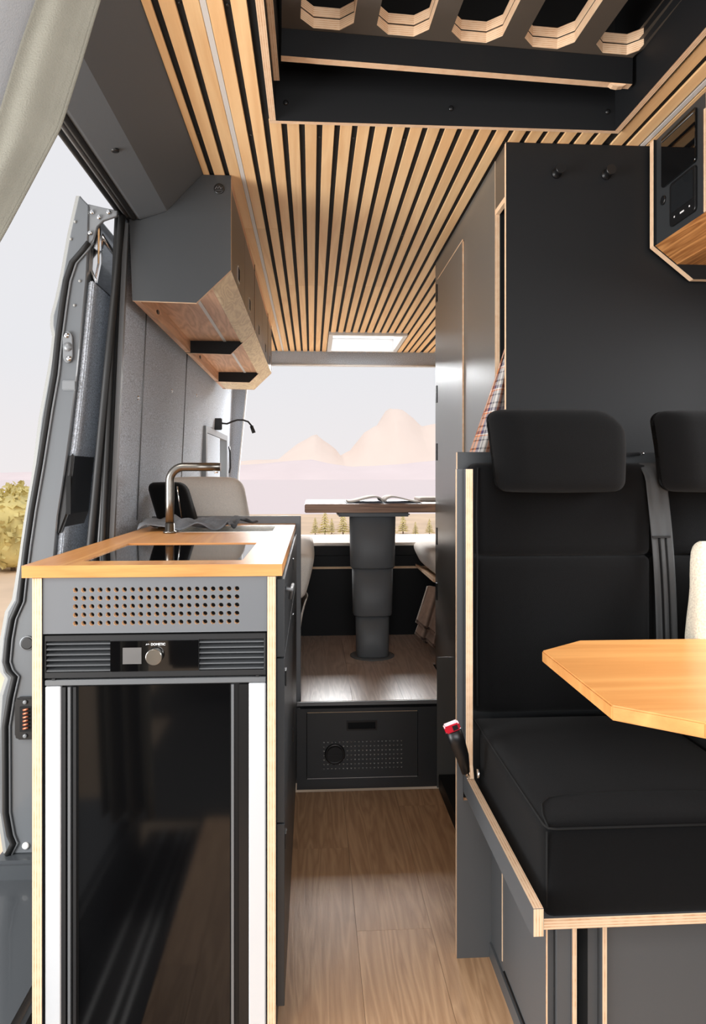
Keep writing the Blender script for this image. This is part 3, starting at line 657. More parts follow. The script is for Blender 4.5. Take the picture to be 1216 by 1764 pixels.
# faucet
fc = thing('faucet', (-0.42, 2.075, 0.931), 'bronzed steel faucet with right-angle spout between hob and towel', 'faucet')
MB().lathe((-0.4185, 2.085, 0.9312), [(0.019, 0), (0.019, 0.006), (0.014, 0.007), (0.0132, 0.030)], 'z').build('base', M['faucet'], fc)
arc = [(-0.4185, 2.085, 0.962), (-0.4185, 2.085, 1.03), (-0.4185, 2.085, 1.085)]
for i in range(1, 9):
    a = i / 8 * PI / 2; arc.append((-0.4185 + 0.042 * (1 - math.cos(a)), 2.085, 1.085 + 0.042 * math.sin(a)))
arc += [(-0.34, 2.085, 1.127), (-0.27, 2.085, 1.127)]
MB().tube(arc, 0.0125, 0, 24).build('spout', M['faucet'], fc)
MB().cyl((-0.283, 2.085, 1.116), (-0.283, 2.085, 1.109), 0.006, 0, 14).build('nozzle', M['chrome'], fc)
# towel
def tw(u, v):
    x_ = -0.52 + 0.34 * u; y_ = 2.115 + 0.24 * v + 0.05 * u * (1 - v)
    h = 0.940 + 0.014 * abs(math.sin(9 * u + 4 * v)) + 0.020 * mn.noise(Vector((u * 7, v * 5, 3.1))) + 0.010 * (1 - abs(2 * v - 1.1))
    if u > .75: x_ -= 0.10 * (u - .75) * (1 - v) * 3
    return (x_, y_ + 0.02 * math.sin(9 * u), max(h, 0.9355))
tag(recentre(MB().sheet(tw, 34, 26, 0.004).build('kitchen_towel', M['towel'])), 'crumpled grey towel lying over the sink', 'towel')
# black bag between wall and cushion
bag = thing('washbag', (-0.47, 2.42, 0.931), 'soft black bag with silver zip behind the faucet', 'bag')
MB().rbox((-0.475, 2.425, 1.005), (0.13, 0.10, 0.148), 0.03, 10, fn=lambda p, k: (p.x + 0.022 * -k[2], p.y, p.z)).build('body', M['blackfab'], bag)
MB().tube([(-0.452, 2.373, 1.065), (-0.447, 2.371, 1.03), (-0.438, 2.371, 0.96)], 0.0028, 0, 8).build('zip', M['chrome'], bag)

# ------------------------------------------------------------------ FRIDGE
fr = thing('fridge', (-0.295, 1.6, 0.02), 'slim black glass fridge under the perforated grey panel', 'fridge')
MB().box(-0.505, -0.0885, 1.40, 1.88, 0.02, 0.796).build('body', M['void'], fr)
cpn = MB().grid('y', [-0.5055, -0.503, -0.383, -0.216, -0.092, -0.088], [0.716, 0.727, 0.786, 0.797], 1.352, 1.372, skip={(1, 1), (3, 1)}).build('control_panel', M['blackm'], fr, bevel=0.0008)
for (a, b) in ((-0.503, -0.383), (-0.216, -0.092)):
    for i in range(6):
        z = 0.7285 + i * 0.0102
        MB().prism([(1.353, z), (1.3535, z + 0.0022), (1.371, z + 0.0062), (1.371, z + 0.004)], 'x', a + 0.0005, b - 0.0005).build('louvre', M['lam_mid'], cpn)
MB().box(-0.3825, -0.2165, 1.3500, 1.3518, 0.7275, 0.7855).build('glass_strip', M['gloss'], cpn)
MB().box(-0.359, -0.324, 1.3485, 1.3499, 0.742, 0.773).build('display', M['display'], cpn)
kn = MB().lathe((-0.2985, 1.3498, 0.757), [(0.0155, 0), (0.0155, -0.012), (0.0145, -0.0135)], 'y', 0, 32).build('knob', M['steel'], cpn)
MB().box(-0.505, -0.0885, 1.352, 1.37, 0.702, 0.7125).build('door_bar', M['alu_grey'], fr, bevel=0.001)
for x_ in (-0.492, -0.108):
    MB().box(x_, x_ + 0.006, 1.3515, 1.36, 0.7128, 0.7158).build('hinge_pin', M['blackm'], fr)
door = MB().box(-0.475, -0.122, 1.362, 1.398, 0.03, 0.7005).build('door', M['blackm'], fr)
MB().box(-0.444, -0.158, 1.3585, 1.3618, 0.035, 0.6985).build('glass_front', M['fridge_glass'], door)
for (a, b, m) in ((-0.4745, -0.467, 'blackm'), (-0.463, -0.458, 'alu_grey'), (-0.453, -0.4475, 'blackm'), (-0.155, -0.150, 'alu_grey'), (-0.140, -0.1225, 'black')):
    MB().box(a, b, 1.3535, 1.3617, 0.035, 0.6985).build('door_rib', M[m], door)
for (a, b) in ((-0.505, -0.4755), (-0.1215, -0.0885)):
    MB().box(a, b, 1.3525, 1.395, 0.03, 0.7005).build('side_trim', M['alu'], fr, bevel=0.002)
MB().box(-0.4, -0.2, 1.40, 1.5, 0.0, 0.0198).build('foot', M['black'], fr)

def text_mesh(s_, size, loc, rot, mat, parent, name='lettering', ext=0.0003, bold=0.0):
    c = bpy.data.curves.new('t', 'FONT'); c.body = s_; c.size = size; c.extrude = ext; c.align_x = 'LEFT'; c.offset = bold
    o = bpy.data.objects.new('t', c); COL.objects.link(o)
    dg = bpy.context.evaluated_depsgraph_get(); me = bpy.data.meshes.new_from_object(o.evaluated_get(dg))
    bpy.data.objects.remove(o)
    me.transform(Matrix.Translation(Vector(loc) - root_loc(parent)) @ rot.to_4x4())
    me.materials.clear(); me.materials.append(M[mat])
    n = bpy.data.objects.new(name, me); COL.objects.link(n); n.parent = parent; return n
from mathutils import Euler
text_mesh('DOMETIC', 0.0062, (-0.3065, 1.3494, 0.7768), Euler((PI / 2, 0, 0)).to_matrix(), 'print', cpn, bold=0.00012)
MB().tube([(-0.3155, 1.3494, 0.7775), (-0.3140, 1.3494, 0.7800), (-0.3125, 1.3494, 0.7780), (-0.3108, 1.3494, 0.7800), (-0.3092, 1.3494, 0.7785)], 0.0006, 0, 6).build('emblem', M['print'], cpn)

# ------------------------------------------------------------------ STEP / REAR PLATFORM
st_ = thing('rear_platform', (0.35, 3.6, 0), 'raised charcoal platform with drawer front and oak planks on top', 'platform')
MB().grid('y', [-0.0525, -0.0185, 0.3755, 0.52], [0.0, 0.037, 0.2705, 0.283], 2.448, 2.466, skip={(1, 1)}, cap=0, side=0).build('front_board', LP('y'), st_)
MB().box(-0.038, 0.51, 2.46, 2.47, 0.2835, 0.3035).build('shadow_recess', M['void'], st_)
MB().box(-0.038, 0.52, 2.47, 5.0, 0.0, 0.30).build('core', M['void'], st_)
MB().box(0.521, 1.28, 2.93, 5.0, 0.0, 0.30).build('core', M['void'], st_)
MB().box(-0.58, -0.039, 2.525, 5.0, 0.0, 0.30).build('core', M['void'], st_)
MB().box(-0.0525, 0.515, 2.441, 2.448, 0.295, 0.3085).build('nosing', M['alu_grey'], st_, bevel=0.001)
x = -0.0385; col = 0
while x < 1.28:
    y = 2.4485 - [0.2, 0.7, 0.45][col % 3]
    while y < 5.03:
        y0, y1 = max(y, 2.4485 if x < 0.5 else 2.925), min(y + 1.18, 5.04)
        if y1 - y0 > 0.03: MB().box(x + .0004, min(x + pw, 1.29, 0.5205 if x < 0.5 else 9) - .0004, y0 + .0004, y1 - .0004, 0.3015, 0.3095).build('plank', M['floor2'], st_)
        y += 1.18
    x = 0.5215 if x < 0.5 and x + pw > 0.5205 else x + pw; col += 1
MB().box(-0.58, -0.039, 2.525, 5.04, 0.3015, 0.3095).build('plank', M['floor2'], st_)
# drawer with perforation (triangular notches) and round vent
dw = MB(); nx, nz = 21, 7
gx0, gxs, gz0, gzs = 0.043, 0.01365, 0.072, 0.0155
xa, xb, za, zb = gx0 - gxs / 2, gx0 + gxs * (nx - .5), gz0 - gzs / 2, gz0 + gzs * (nz - .5)
hx0, hx1, hz0, hz1 = 0.123, 0.228, 0.207, 0.238
for i in range(nx):
    for j in range(nz):
        cx, cz = gx0 + i * gxs, gz0 + j * gzs
        cov = (cx - 0.081) ** 2 + (cz - 0.124) ** 2 < 0.031 ** 2
        h_, g_ = gxs / 2, gzs / 2
        out = [(cx - h_, cz + g_), (cx - h_, cz - g_), (cx + h_, cz - g_), (cx + h_, cz + g_)]
        inn = [(cx - .0034, cz + .002), (cx - .001, cz - .0025), (cx + .001, cz - .0025), (cx + .0034, cz + .002)]
        dw.ring('y', out, inn, 2.4465, 2.458, 0, 1)
dw.grid('y', [-0.0165, xa, hx0, hx1, xb, 0.3735], [0.039, za, zb, hz0, hz1, 0.2685], 2.4465, 2.458, skip={(1, 1), (2, 1), (3, 1), (2, 3)}, cap=0, side=0)
drw = dw.build('drawer', [M['lam'], M['led']], st_, weld=True)
MB().box(-0.015, 0.372, 2.4585, 2.4595, 0.04, 0.268).build('lining', M['void'], drw)
MB().grid('y', [hx0 - 0.002, hx0 + 0.004, hx1 - 0.004, hx1 + 0.002], [hz0 - 0.002, hz0 + 0.004, hz1 - 0.004, hz1 + 0.002], 2.4435, 2.4464, skip={(1, 1)}).build('handle', M['black'], drw)
vn = MB().lathe((0.081, 2.4463, 0.124), [(0.036, 0), (0.036, -0.004), (0.031, -0.007), (0.028, -0.004)], 'y', 0, 32).build('air_outlet', M['black'], drw)
MB().prism([(0.081 + 0.027 * math.cos(a), 0.124 + 0.027 * math.sin(a)) for a in [2 * PI * i / 24 for i in range(24)]], 'y', 2.4375, 2.4422).build('flap', M['blackm'], vn)
MB().box(0.056, 0.106, 2.4355, 2.4374, 0.1225, 0.1255).build('flap_ridge', M['black'], vn)
MB().box(-0.016, 0.373, 2.4475, 2.452, 0.0372, 0.0388).build('drawer_edge', M['led'], st_)
MB().box(-0.016, 0.373, 2.4475, 2.452, 0.2688, 0.2698).build('drawer_edge', M['copper_ply'], st_)

# ------------------------------------------------------------------ BATHROOM CABIN / WARDROBE
bc = thing('wardrobe_cabin', (0.9, 2.4, 0), 'tall charcoal cabin from floor to ceiling behind the bench', 'wardrobe')
MB().box(0.522, 1.298, 1.848, 1.862, 0.0, 1.999, 0, 'y', 1).build('front_wall', [M['lam_dark'], PLY['y']], bc)
MB().box(0.522, 0.536, 1.962, 2.92, 0.0, 1.999, 0, 'x', 1).build('side_wall', [M['lam_side'], PLY['x']], bc)
MB().box(0.536, 1.298, 2.906, 2.92, 0.0, 1.999, 0).build('rear_wall', [M['lam']], bc)
MB().box(0.536, 1.298, 1.962, 1.972, 0.0, 1.999, 0).build('partition', [M['lam_dark']], bc)
MB().box(0.523, 0.535, 1.8625, 1.9615, 1.86, 1.998, 0).build('header_board', [M['lam_brown']], bc)
MB().prism([(1.8625, 1.845), (1.8625, 1.885), (1.9615, 1.859), (1.9615, 1.845)], 'x', 0.5235, 0.5345).build('header_edge', PLY['z'], bc)
MB().box(0.441, 0.5205, 2.437, 2.4405, 0.0, 0.46, 0).build('end_strip', [M['lam_side']], bc)
MB().box(0.445, 0.5205, 1.98, 2.4265, 0.0, 0.05, 0).build('plinth', [M['lam_dark']], bc)
sd = MB().prism([(2.362, 0.5), (2.362, 1.905), (2.375, 1.912), (2.83, 1.912), (2.845, 1.90), (2.845, 0.5)], 'x', 0.5175, 0.5215, 0, 1)
sdo = sd.build('cabin_door', [M['lam_side'], PLY['x']], bc, bevel=0.0008)
MB().box(0.5158, 0.5174, 2.362, 2.845, 1.909, 1.912).build('edge_line', PLY['y'], sdo)
MB().box(0.5158, 0.5174, 2.3618, 2.3645, 0.6, 1.908).build('edge_line', PLY['y'], sdo)
for z in (1.86, 1.44, 1.20, 0.85, 0.62):
    MB().box(0.5155, 0.5215, 2.862, 2.885, z - 0.035, z + 0.035).build('hinge', M['black'], bc)
for x_ in (0.66, 0.797):
    kb = MB().lathe((x_, 1.8478, 1.917), [(0.0135, 0), (0.0135, -0.006), (0.010, -0.008), (0.009, -0.026), (0.013, -0.030), (0.013, -0.038)], 'y', 0, 24).build('coat_knob', M['black'], bc)

# plaid shirt
def ps(u, v):
    w0, w1 = 0.020, 0.130
    cx = 0.548 + (0.395 - 0.548) * v ** 1.1
    w = w0 + (w1 - w0) * v
    x_ = cx + w * u
    y_ = 1.905 + 0.018 * math.sin(u * 11 + v * 2) * (0.3 + v * 0.7) - 0.02 * v
    z_ = 1.50 - 0.44 * v + 0.01 * u
    return (x_, y_, z_)
tag(recentre(MB().sheet(ps, 40, 30, 0.003).build('plaid_shirt', M['plaid'])), 'orange and grey plaid shirt hanging beside the wardrobe panel', 'shirt')

# ------------------------------------------------------------------ RIGHT OVERHEAD CABINET with panels
rc = thing('control_cabinet', (1.1, 1.5, 1.62), 'charcoal overhead cabinet with two dark screens at upper right', 'cabinet')
prf = [(0.912, 1.999), (0.912, 1.715), (1.022, 1.628), (1.298, 1.628), (1.298, 1.999)]
MB().prism(prf, 'y', 1.812, 1.832, 0, 1).build('end_panel', [M['lam_dark'], PLY['y']], rc)
fb = MB().box(0.920, 0.934, 1.578, 1.8115, 1.716, 1.999, 0, 'x', 1).build('face_board', [M['lam'], PLY['z']], rc)
MB().box(0.914, 0.934, 1.570, 1.577, 1.716, 1.957, 0).build('edge_strip', PLY['y'], rc)
MB().box(0.921, 0.934, 1.0, 1.569, 1.716, 1.999, 0, 'x', 1).build('face_board', [M['lam'], PLY['z']], rc)
MB().prism([(0.916, 1.7155), (0.936, 1.7155), (0.992, 1.669), (0.975, 1.669)], 'y', 1.0, 1.8115, 0, 0).build('sloping_board', M['zebra'], rc)
MB().box(0.9755, 1.298, 1.0, 1.8115, 1.667, 1.6685).build('niche_board', M['zebra'], rc)
MB().box(0.9365, 1.298, 1.0, 1.81, 1.717, 1.999).build('carcass', M['void'], rc)
def rrect(y0, y1, z0, z1, r, n=5):
    P = []
    for cy, cz, a0 in ((y1 - r, z1 - r, 0), (y0 + r, z1 - r, PI / 2), (y0 + r, z0 + r, PI), (y1 - r, z0 + r, 1.5 * PI)):
        for i in range(n + 1): P.append((cy + r * math.cos(a0 + i * PI / 2 / n), cz + r * math.sin(a0 + i * PI / 2 / n)))
    return P
tv = MB().prism(rrect(1.613, 1.775, 1.853, 1.984, 0.008), 'x', 0.9135, 0.9198).build('upper_screen', M['gloss'], rc, bevel=0.001)
MB().tube([(0.9125, 1.62, 1.971), (0.9125, 1.70, 1.972), (0.9125, 1.77, 1.972)], 0.0012, 0, 6).build('trim_line', M['alu_grey'], tv)
hp_ = MB().prism(rrect(1.613, 1.732, 1.735, 1.846, 0.010), 'x', 0.9135, 0.9198).build('heating_display', M['black'], rc, bevel=0.001)
MB().prism(rrect(1.622, 1.722, 1.768, 1.838, 0.004), 'x', 0.9125, 0.9134).build('screen', M['screen'], hp_)
for (a, b, z0, z1) in ((1.705, 1.709, 1.752, 1.756), (1.662, 1.680, 1.751, 1.755), (1.635, 1.639, 1.752, 1.756)):
    MB().box(0.9128, 0.9134, a, b, z0, z1).build('symbol', M['print'], hp_)
sw_ = MB().lathe((0.9198, 1.773, 1.822), [(0.012, 0), (0.012, -0.003), (0.008, -0.004)], 'x', 0, 24).build('rotary_switch', M['black'], rc)

# ------------------------------------------------------------------ BENCH
bn = thing('travel_bench', (0.85, 1.4, 0), 'black upholstered two-seat travel bench on a charcoal plywood box', 'bench')
MB().box(0.363, 1.29, 1.722, 1.737, 0.0, 1.160, 0, 'y', 1).build('back_board', [M['lam'], PLY['y']], bn, bevel=0.0006)
MB().prism([(0.330, 0.0), (0.414, 0.0), (0.414, 0.36), (0.345, 0.36), (0.345, 1.116), (0.330, 1.116)], 'y', 1.571, 1.586, 0, 1).build('corner_post', [M['lam_mid'], PLY['y']], bn, bevel=0.0006)
MB().box(0.366, 0.3795, 1.56, 1.66, 0.38, 0.525).build('hinge_bracket', M['black'], bn)
MB().cyl((0.362, 1.60, 0.515), (0.384, 1.60, 0.515), 0.005, 0, 10).build('hinge_bolt', M['chrome'], bn)
MB().prism([(1.069, 0.424), (1.069, 0.380), (1.09, 0.376), (1.5705, 0.38), (1.5705, 1.116), (1.548, 1.116), (1.548, 0.45), (1.535, 0.424)], 'x', 0.345, 0.362, 0, 1).build('side_rail', [M['lam_mid'], PLY['x']], bn, bevel=0.0006)
MB().prism([(0.372, 1.112), (1.29, 1.112), (1.29, 1.72), (0.372, 1.72)], 'z', 0.361, 0.379, 1, 0).build('seat_board', [PLY['z'], M['lam_mid']], bn, bevel=0.002, seg=2)
MB().box(0.410, 0.424, 1.20, 1.57, 0.0, 0.3605).build('base_side', [M['lam_mid']], bn)
MB().box(0.405, 0.4095, 1.20, 1.57, 0.0, 0.035, 0).build('kick_strip', M['lam_mid'], bn)
hd = MB().prism([(1.19, 0.055), (1.455, 0.055), (1.467, 0.067), (1.467, 0.34), (1.19, 0.34)], 'x', 0.4065, 0.4095, 0, 1).build('access_door', [M['lam_mid'], PLY['x']], bn)
MB().box(0.4052, 0.4064, 1.464, 1.467, 0.065, 0.34).build('edge_line', PLY['x'], hd)
MB().tube([(0.4058, 1.21, 0.052), (0.4058, 1.33, 0.052), (0.4058, 1.45, 0.052)], 0.003, 0, 8).build('piano_hinge', M['black'], hd)
MB().box(0.4245, 0.449, 1.186, 1.2, 0.0, 0.3605, 0).build('base_front', [M['lam_mid']], bn)
MB().box(0.4495, 0.4575, 1.180, 1.25, 0.0, 0.3605, 1, 'x', 0).build('upright', [PLY['x'], M['lam_mid']], bn)
MB().box(0.458, 0.503, 1.245, 1.25, 0.0, 0.3605, 0).build('slot_back', [M['lam_dark']], bn)
MB().box(0.485, 0.5025, 1.20, 1.2445, 0.0, 0.3605, 0).build('upright', [M['lam_mid']], bn)
MB().box(0.503, 0.511, 1.180, 1.25, 0.0, 0.3605, 1, 'x', 0).build('upright', [PLY['x'], M['lam_mid']], bn)
MB().box(0.5115, 1.29, 1.186, 1.2, 0.0, 0.3605, 0).build('base_front', [M['lam_mid']], bn)
MB().box(0.52, 1.28, 1.21, 1.56, 0.0, 0.355, 0).build('base_core', [M['void']], bn)

def seatfn(p, k):
    # front edge slopes back a little towards the bottom; crown on top
    y = p.y; z = p.z
    if k[1] < 0: y += 0.004 * k[2] * (-k[1])
    if k[2] > 0 and k[1] > 0.5: z -= 0.006 * (k[1] - 0.5)
    return (p.x, y, z)
def seat(x0, x1):
    c = MB().rbox(((x0 + x1) / 2, 1.388, 0.4485), (x1 - x0, 0.536, 0.151), 0.016, 16, 0, (0.0, 0.004, 0.010), seatfn).build('seat_cushion', M['blackfab'], bn)
    xm = (x0 + x1) / 2
    MB().tube([(x0 + 0.008, 1.128, 0.5205), (x0 + 0.012, 1.165, 0.5235), (x0 + 0.022, 1.200, 0.5245), (x0 + 0.04, 1.219, 0.5262), (x0 + 0.07, 1.225, 0.5275), (x0 + 0.13, 1.226, 0.529), (xm, 1.226, 0.5303), (x1 - 0.07, 1.226, 0.5275), (x1 - 0.02, 1.226, 0.5245)], 0.002, 0, 8).build('seam', M['greyfab'], c)
    MB().tube([(x0 + 0.0045, 1.64, 0.5195), (x0 + 0.0045, 1.4, 0.5195), (x0 + 0.0045, 1.14, 0.5195), (x0 + 0.008, 1.126, 0.520), (x0 + 0.02, 1.1235, 0.5197), (xm, 1.1235, 0.5197), (x1 - 0.01, 1.1235, 0.5197)], 0.002, 0, 8).build('piping', M['greyfab'], c)
    MB().tube([(x0 + 0.0045, 1.1237, 0.516), (x0 + 0.0045, 1.1237, 0.45), (x0 + 0.0045, 1.1237, 0.392)], 0.0018, 0, 8).build('piping', M['greyfab'], c)
seat(0.381, 0.832); seat(0.834, 1.285)

def backf(p, k):
    # rounded towards the left and right edges
    return (p.x, p.y + 0.012 * max(0, abs(k[0]) - 0.8) / 0.2 * (1 if k[1] < 0 else 0), p.z)
def backrest(x0, x1):
    cx = (x0 + x1) / 2
    lo = MB().rbox((cx, 1.681, 0.718), (x1 - x0, 0.078, 0.378), 0.020, 16, 0, (0.0, 0.008, 0.0), backf).build('backrest', M['blackfab'], bn)
    MB().rbox((cx, 1.681, 1.019), (x1 - x0, 0.078, 0.226), 0.020, 16, 0, (0.0, 0.005, 0.0), backf).build('backrest', M['blackfab'], bn)
    MB().tube([(x0 + 0.012, 1.646, 0.55), (x0 + 0.010, 1.644, 0.72), (x0 + 0.012, 1.646, 0.90), (x0 + 0.010, 1.644, 1.0), (x0 + 0.014, 1.648, 1.12)], 0.002, 0, 6).build('piping', M['greyfab'], lo)
    return lo
backrest(0.383, 0.829); backrest(0.833, 1.285)
def headrest(x0, x1):
    def hf(p, k):
        z = k[2]; x = p.x
        if k[0] < 0: x += 0.016 * (1 - z) * 0.75 - 0.002
        y = p.y - 0.006 * (1 - abs(z))
        if k[1] < 0 and k[0] < -0.7: y += 0.05 * (abs(k[0]) - 0.7) / 0.3 * 0.5
        # right upper corner is strongly rounded
        zz = p.z
        if k[0] > 0.55 and z > 0: zz -= 0.045 * ((k[0] - 0.55) / 0.45) ** 2.0 * z
        return (x, y, zz)
    h = MB().rbox(((x0 + x1) / 2, 1.592, 1.158), (x1 - x0, 0.088, 0.188), 0.026, 18, 0, (0, 0.004, 0.003), hf).build('headrest', M['blackfab'], bn)
    for q in (0.3, 0.7):
        xx = x0 + (x1 - x0) * q
        MB().cyl((xx, 1.66, 1.06), (xx, 1.62, 1.15), 0.006, 0, 10).build('post', M['chrome'], h)
headrest(0.407, 0.722); headrest(0.803, 1.12)
MB().box(0.74, 0.826, 1.70, 1.722, 1.151, 1.159).build('release_lever', M['black'], bn, bevel=0.003, seg=2)
MB().cyl((0.826, 1.699, 1.156), (0.829, 1.699, 1.156), 0.004, 0, 10).build('lever_tip', M['chrome'], bn)
# shoulder belt lying over the gap
def bf(u, v):
    x_ = 0.797 + 0.052 * u + 0.045 * v ** 1.2 + 0.004 * math.sin(v * 5)
    y_ = 1.632 - 0.010 * math.sin(PI * min(1, v * 1.1)) + 0.028 * max(0, 0.06 - v) / 0.06
    return (x_, y_ - 0.0012 * math.cos(u * 4 * PI), 1.132 - 0.60 * v)
belt = MB().sheet(bf, 16, 40, 0.002).build('seat_belt', M['belt'], bn)
for u0 in (0.30, 0.62):
    def b2(u, v, u0=u0):
        q = bf(u0 + 0.10 * u, 0.30 + 0.68 * v); return (q[0], q[1] - 0.0022, q[2])
    MB().sheet(b2, 2, 20, 0.0006).build('belt_stripe', M['blackfab'], belt)
MB().box(0.812, 0.856, 1.618, 1.6205, 0.952, 0.957).build('belt_button', M['black'], belt)
# belt buckle
bk = thing('belt_buckle', (0.335, 1.50, 0.43), 'seat belt buckle with red button leaning beside the bench rail', 'buckle')
bd_ = MB()
sec = [((0.333, 1.49, 0.458), 0.010, 0.008), ((0.322, 1.475, 0.50), 0.016, 0.011), ((0.308, 1.46, 0.535), 0.019, 0.013), ((0.298, 1.455, 0.563), 0.019, 0.013)]
rings = []
for (c_, w_, d_) in sec:
    rings.append([bd_.bm.verts.new((c_[0] + w_ * math.cos(a) * 0.85, c_[1] + d_ * math.sin(a), c_[2] + w_ * math.cos(a) * 0.30)) for a in [2 * PI * i / 16 + PI / 16 for i in range(16)]])
for A, B in zip(rings, rings[1:]):
    for i in range(16): bd_._f([A[i], A[(i + 1) % 16], B[(i + 1) % 16], B[i]], 0, True)
bd_._f(rings[0][::-1]); bd_._f(rings[-1])
bd_.build('housing', M['black'], bk)
rb = MB().box(-0.0165, 0.0165, -0.012, 0.012, 0.0, 0.016)
rbo = rb.build('red_button', M['red'], bk, bevel=0.003, seg=2, mat=Matrix.Translation((0.2975, 1.455, 0.5635)) @ Matrix.Rotation(R(-20), 4, 'Y'))
MB().box(0.0, 0.011, -0.0145, -0.0105, 0.004, 0.013).build('slot', M['void'], rbo, mat=Matrix.Translation((0.2975, 1.455, 0.5635)) @ Matrix.Rotation(R(-20), 4, 'Y'))
MB().tube([(0.334, 1.49, 0.462), (0.340, 1.505, 0.445), (0.348, 1.53, 0.432)], 0.0045, 0, 8).build('stalk', M['chrome'], bk)
MB().lathe((0.3655, 1.525, 0.44), [(0.010, 0), (0.010, 0.006), (0.005, 0.008)], 'x', 0, 14).build('bolt', M['chrome'], bk)

# pillow
def pf(p, k):
    return (p.x + 0.006 * mn.noise(Vector((p.x * 12, p.y * 12, p.z * 12))), p.y, p.z + 0.006 * mn.noise(Vector((p.z * 9, p.x * 9, 2))))
pl = MB().rbox((0, 0, 0.2), (0.42, 0.06, 0.40), 0.029, 16, 0, (-0.012, 0.03, -0.012), pf)
po = tag(pl.build('pillow', M['boucle']), 'cream woven pillow leaning on the black bench at the right edge', 'pillow')
po.location = (1.022, 1.518, 0.534); po.rotation_euler = (R(-4), R(8), R(3))

# ------------------------------------------------------------------ FRONT TABLE
tb = thing('front_table', (0.85, 1.24, 0), 'light oak table top with cut corners in front of the bench', 'table')
tp = [(0.470, 1.068), (0.474, 1.412), (0.586, 1.495), (1.27, 1.495), (1.27, 0.985), (0.574, 0.984)]
MB().prism(tp, 'z', 0.716, 0.740).build('tabletop', M['table'], tb, bevel=0.0025, seg=2)
MB().lathe((1.04, 1.05, 0.0), [(0.12, 0.0), (0.12, 0.012), (0.035, 0.02), (0.030, 0.03), (0.030, 0.70), (0.09, 0.705), (0.09, 0.7155)], 'z').build('leg', M['alu_grey'], tb)

# ------------------------------------------------------------------ REAR: benches, table
rt = thing('rear_table', (0.265, 3.1, 0.31), 'dark oak table on a grey telescopic pedestal before the rear doorway', 'table')
MB().box(-0.030, 0.95, 2.95, 3.50, 0.944, 0.981).build('tabletop', M['walnut'], rt, bevel=0.003, seg=2)
MB().box(0.11, 0.42, 2.965, 3.25, 0.926, 0.9435).build('bracket', M['pedestal'], rt, bevel=0.006, seg=2)
for (w, z0, z1) in ((0.101, 0.700, 0.9255), (0.089, 0.492, 0.6995), (0.074, 0.312, 0.4915)):
    c = (0.266, 3.06)
    prof = []
    for i in range(32):
        a = 2 * PI * i / 32; ca, sa = math.cos(a), math.sin(a)
        prof.append((c[0] + w * abs(ca) ** 0.6 * (1 if ca > 0 else -1), c[1] + w * 0.8 * abs(sa) ** 0.6 * (1 if sa > 0 else -1)))
    mb = MB(); t0 = 0.93
    A = [mb.bm.verts.new((c[0] + (p[0] - c[0]) * t0, c[1] + (p[1] - c[1]) * t0, z0)) for p in prof]
    A2 = [mb.bm.verts.new((c[0] + (p[0] - c[0]) * .96, c[1] + (p[1] - c[1]) * .96, z0 + 0.006)) for p in prof]
    B = [mb.bm.verts.new((p[0], p[1], z1)) for p in prof]
    for P_, Q_ in ((A, A2), (A2, B)):
        for i in range(32): mb._f([P_[i], P_[(i + 1) % 32], Q_[(i + 1) % 32], Q_[i]], 0, True)
    mb._f(A[::-1]); mb._f(B)
    mb.build('pedestal', M['pedestal'], rt)
MB().lathe((0.266, 3.06, 0.3098), [(0.098, 0), (0.098, 0.002), (0.09, 0.003)], 'z', 0, 40).build('floor_ring', M['alu_grey'], rt)

bk_ = thing('book', (0.34, 3.1, 0.981), 'open book lying on the rear table', 'book')
def pg(sgn):
    def f(u, v):
        x_ = 0.315 + sgn * (0.004 + 0.155 * u)
        z_ = 0.985 + 0.024 * math.sin(PI * min(1, u * 1.15) ** 0.6) * (1 - u * 0.55) + 0.003
        return (x_, 3.02 + 0.20 * v, z_)
    return f
for sgn in (-1, 1):
    MB().sheet(pg(sgn), 16, 4, 0.006).build('page_block', M['page'], bk_)
    MB().box(0.315, 0.315 + sgn * 0.165, 3.015, 3.225, 0.9815, 0.9845).build('cover', M['cover'], bk_)
tag(recentre(MB().rbox((0.62, 3.3, 0.991), (0.24, 0.2, 0.018), 0.008, 6).build('notepad', M['page'])), 'pale pad lying right of the open book', 'pad')

rb2 = thing('rear_bench', (0.3, 3.7, 0.31), 'charcoal bench box across the van under the rear doorway', 'bench')
MB().box(-0.56, 1.28, 3.45, 3.465, 0.31, 0.640, 0).build('lower_front', [M['lam_dark']], rb2)
MB().box(-0.56, 1.28, 3.446, 3.465, 0.6405, 0.651, 0).build('edge_rail', PLY['z'], rb2)
MB().box(-0.56, 1.28, 3.45, 3.465, 0.6515, 0.705, 0).build('upper_front', [M['lam_dark']], rb2)
MB().box(-0.56, 1.28, 3.452, 3.465, 0.707, 0.752, 0).build('upper_front', [M['lam_dark']], rb2)
MB().box(-0.56, 1.28, 3.4655, 3.95, 0.31, 0.745, 0).build('core', [M['lam_dark']], rb2)
tag(recentre(MB().rbox((0.36, 3.70, 0.7605), (1.82, 0.50, 0.016), 0.007, 14).build('bench_mat', M['beige'])), 'pale mat on the rear cross bench', 'mat')

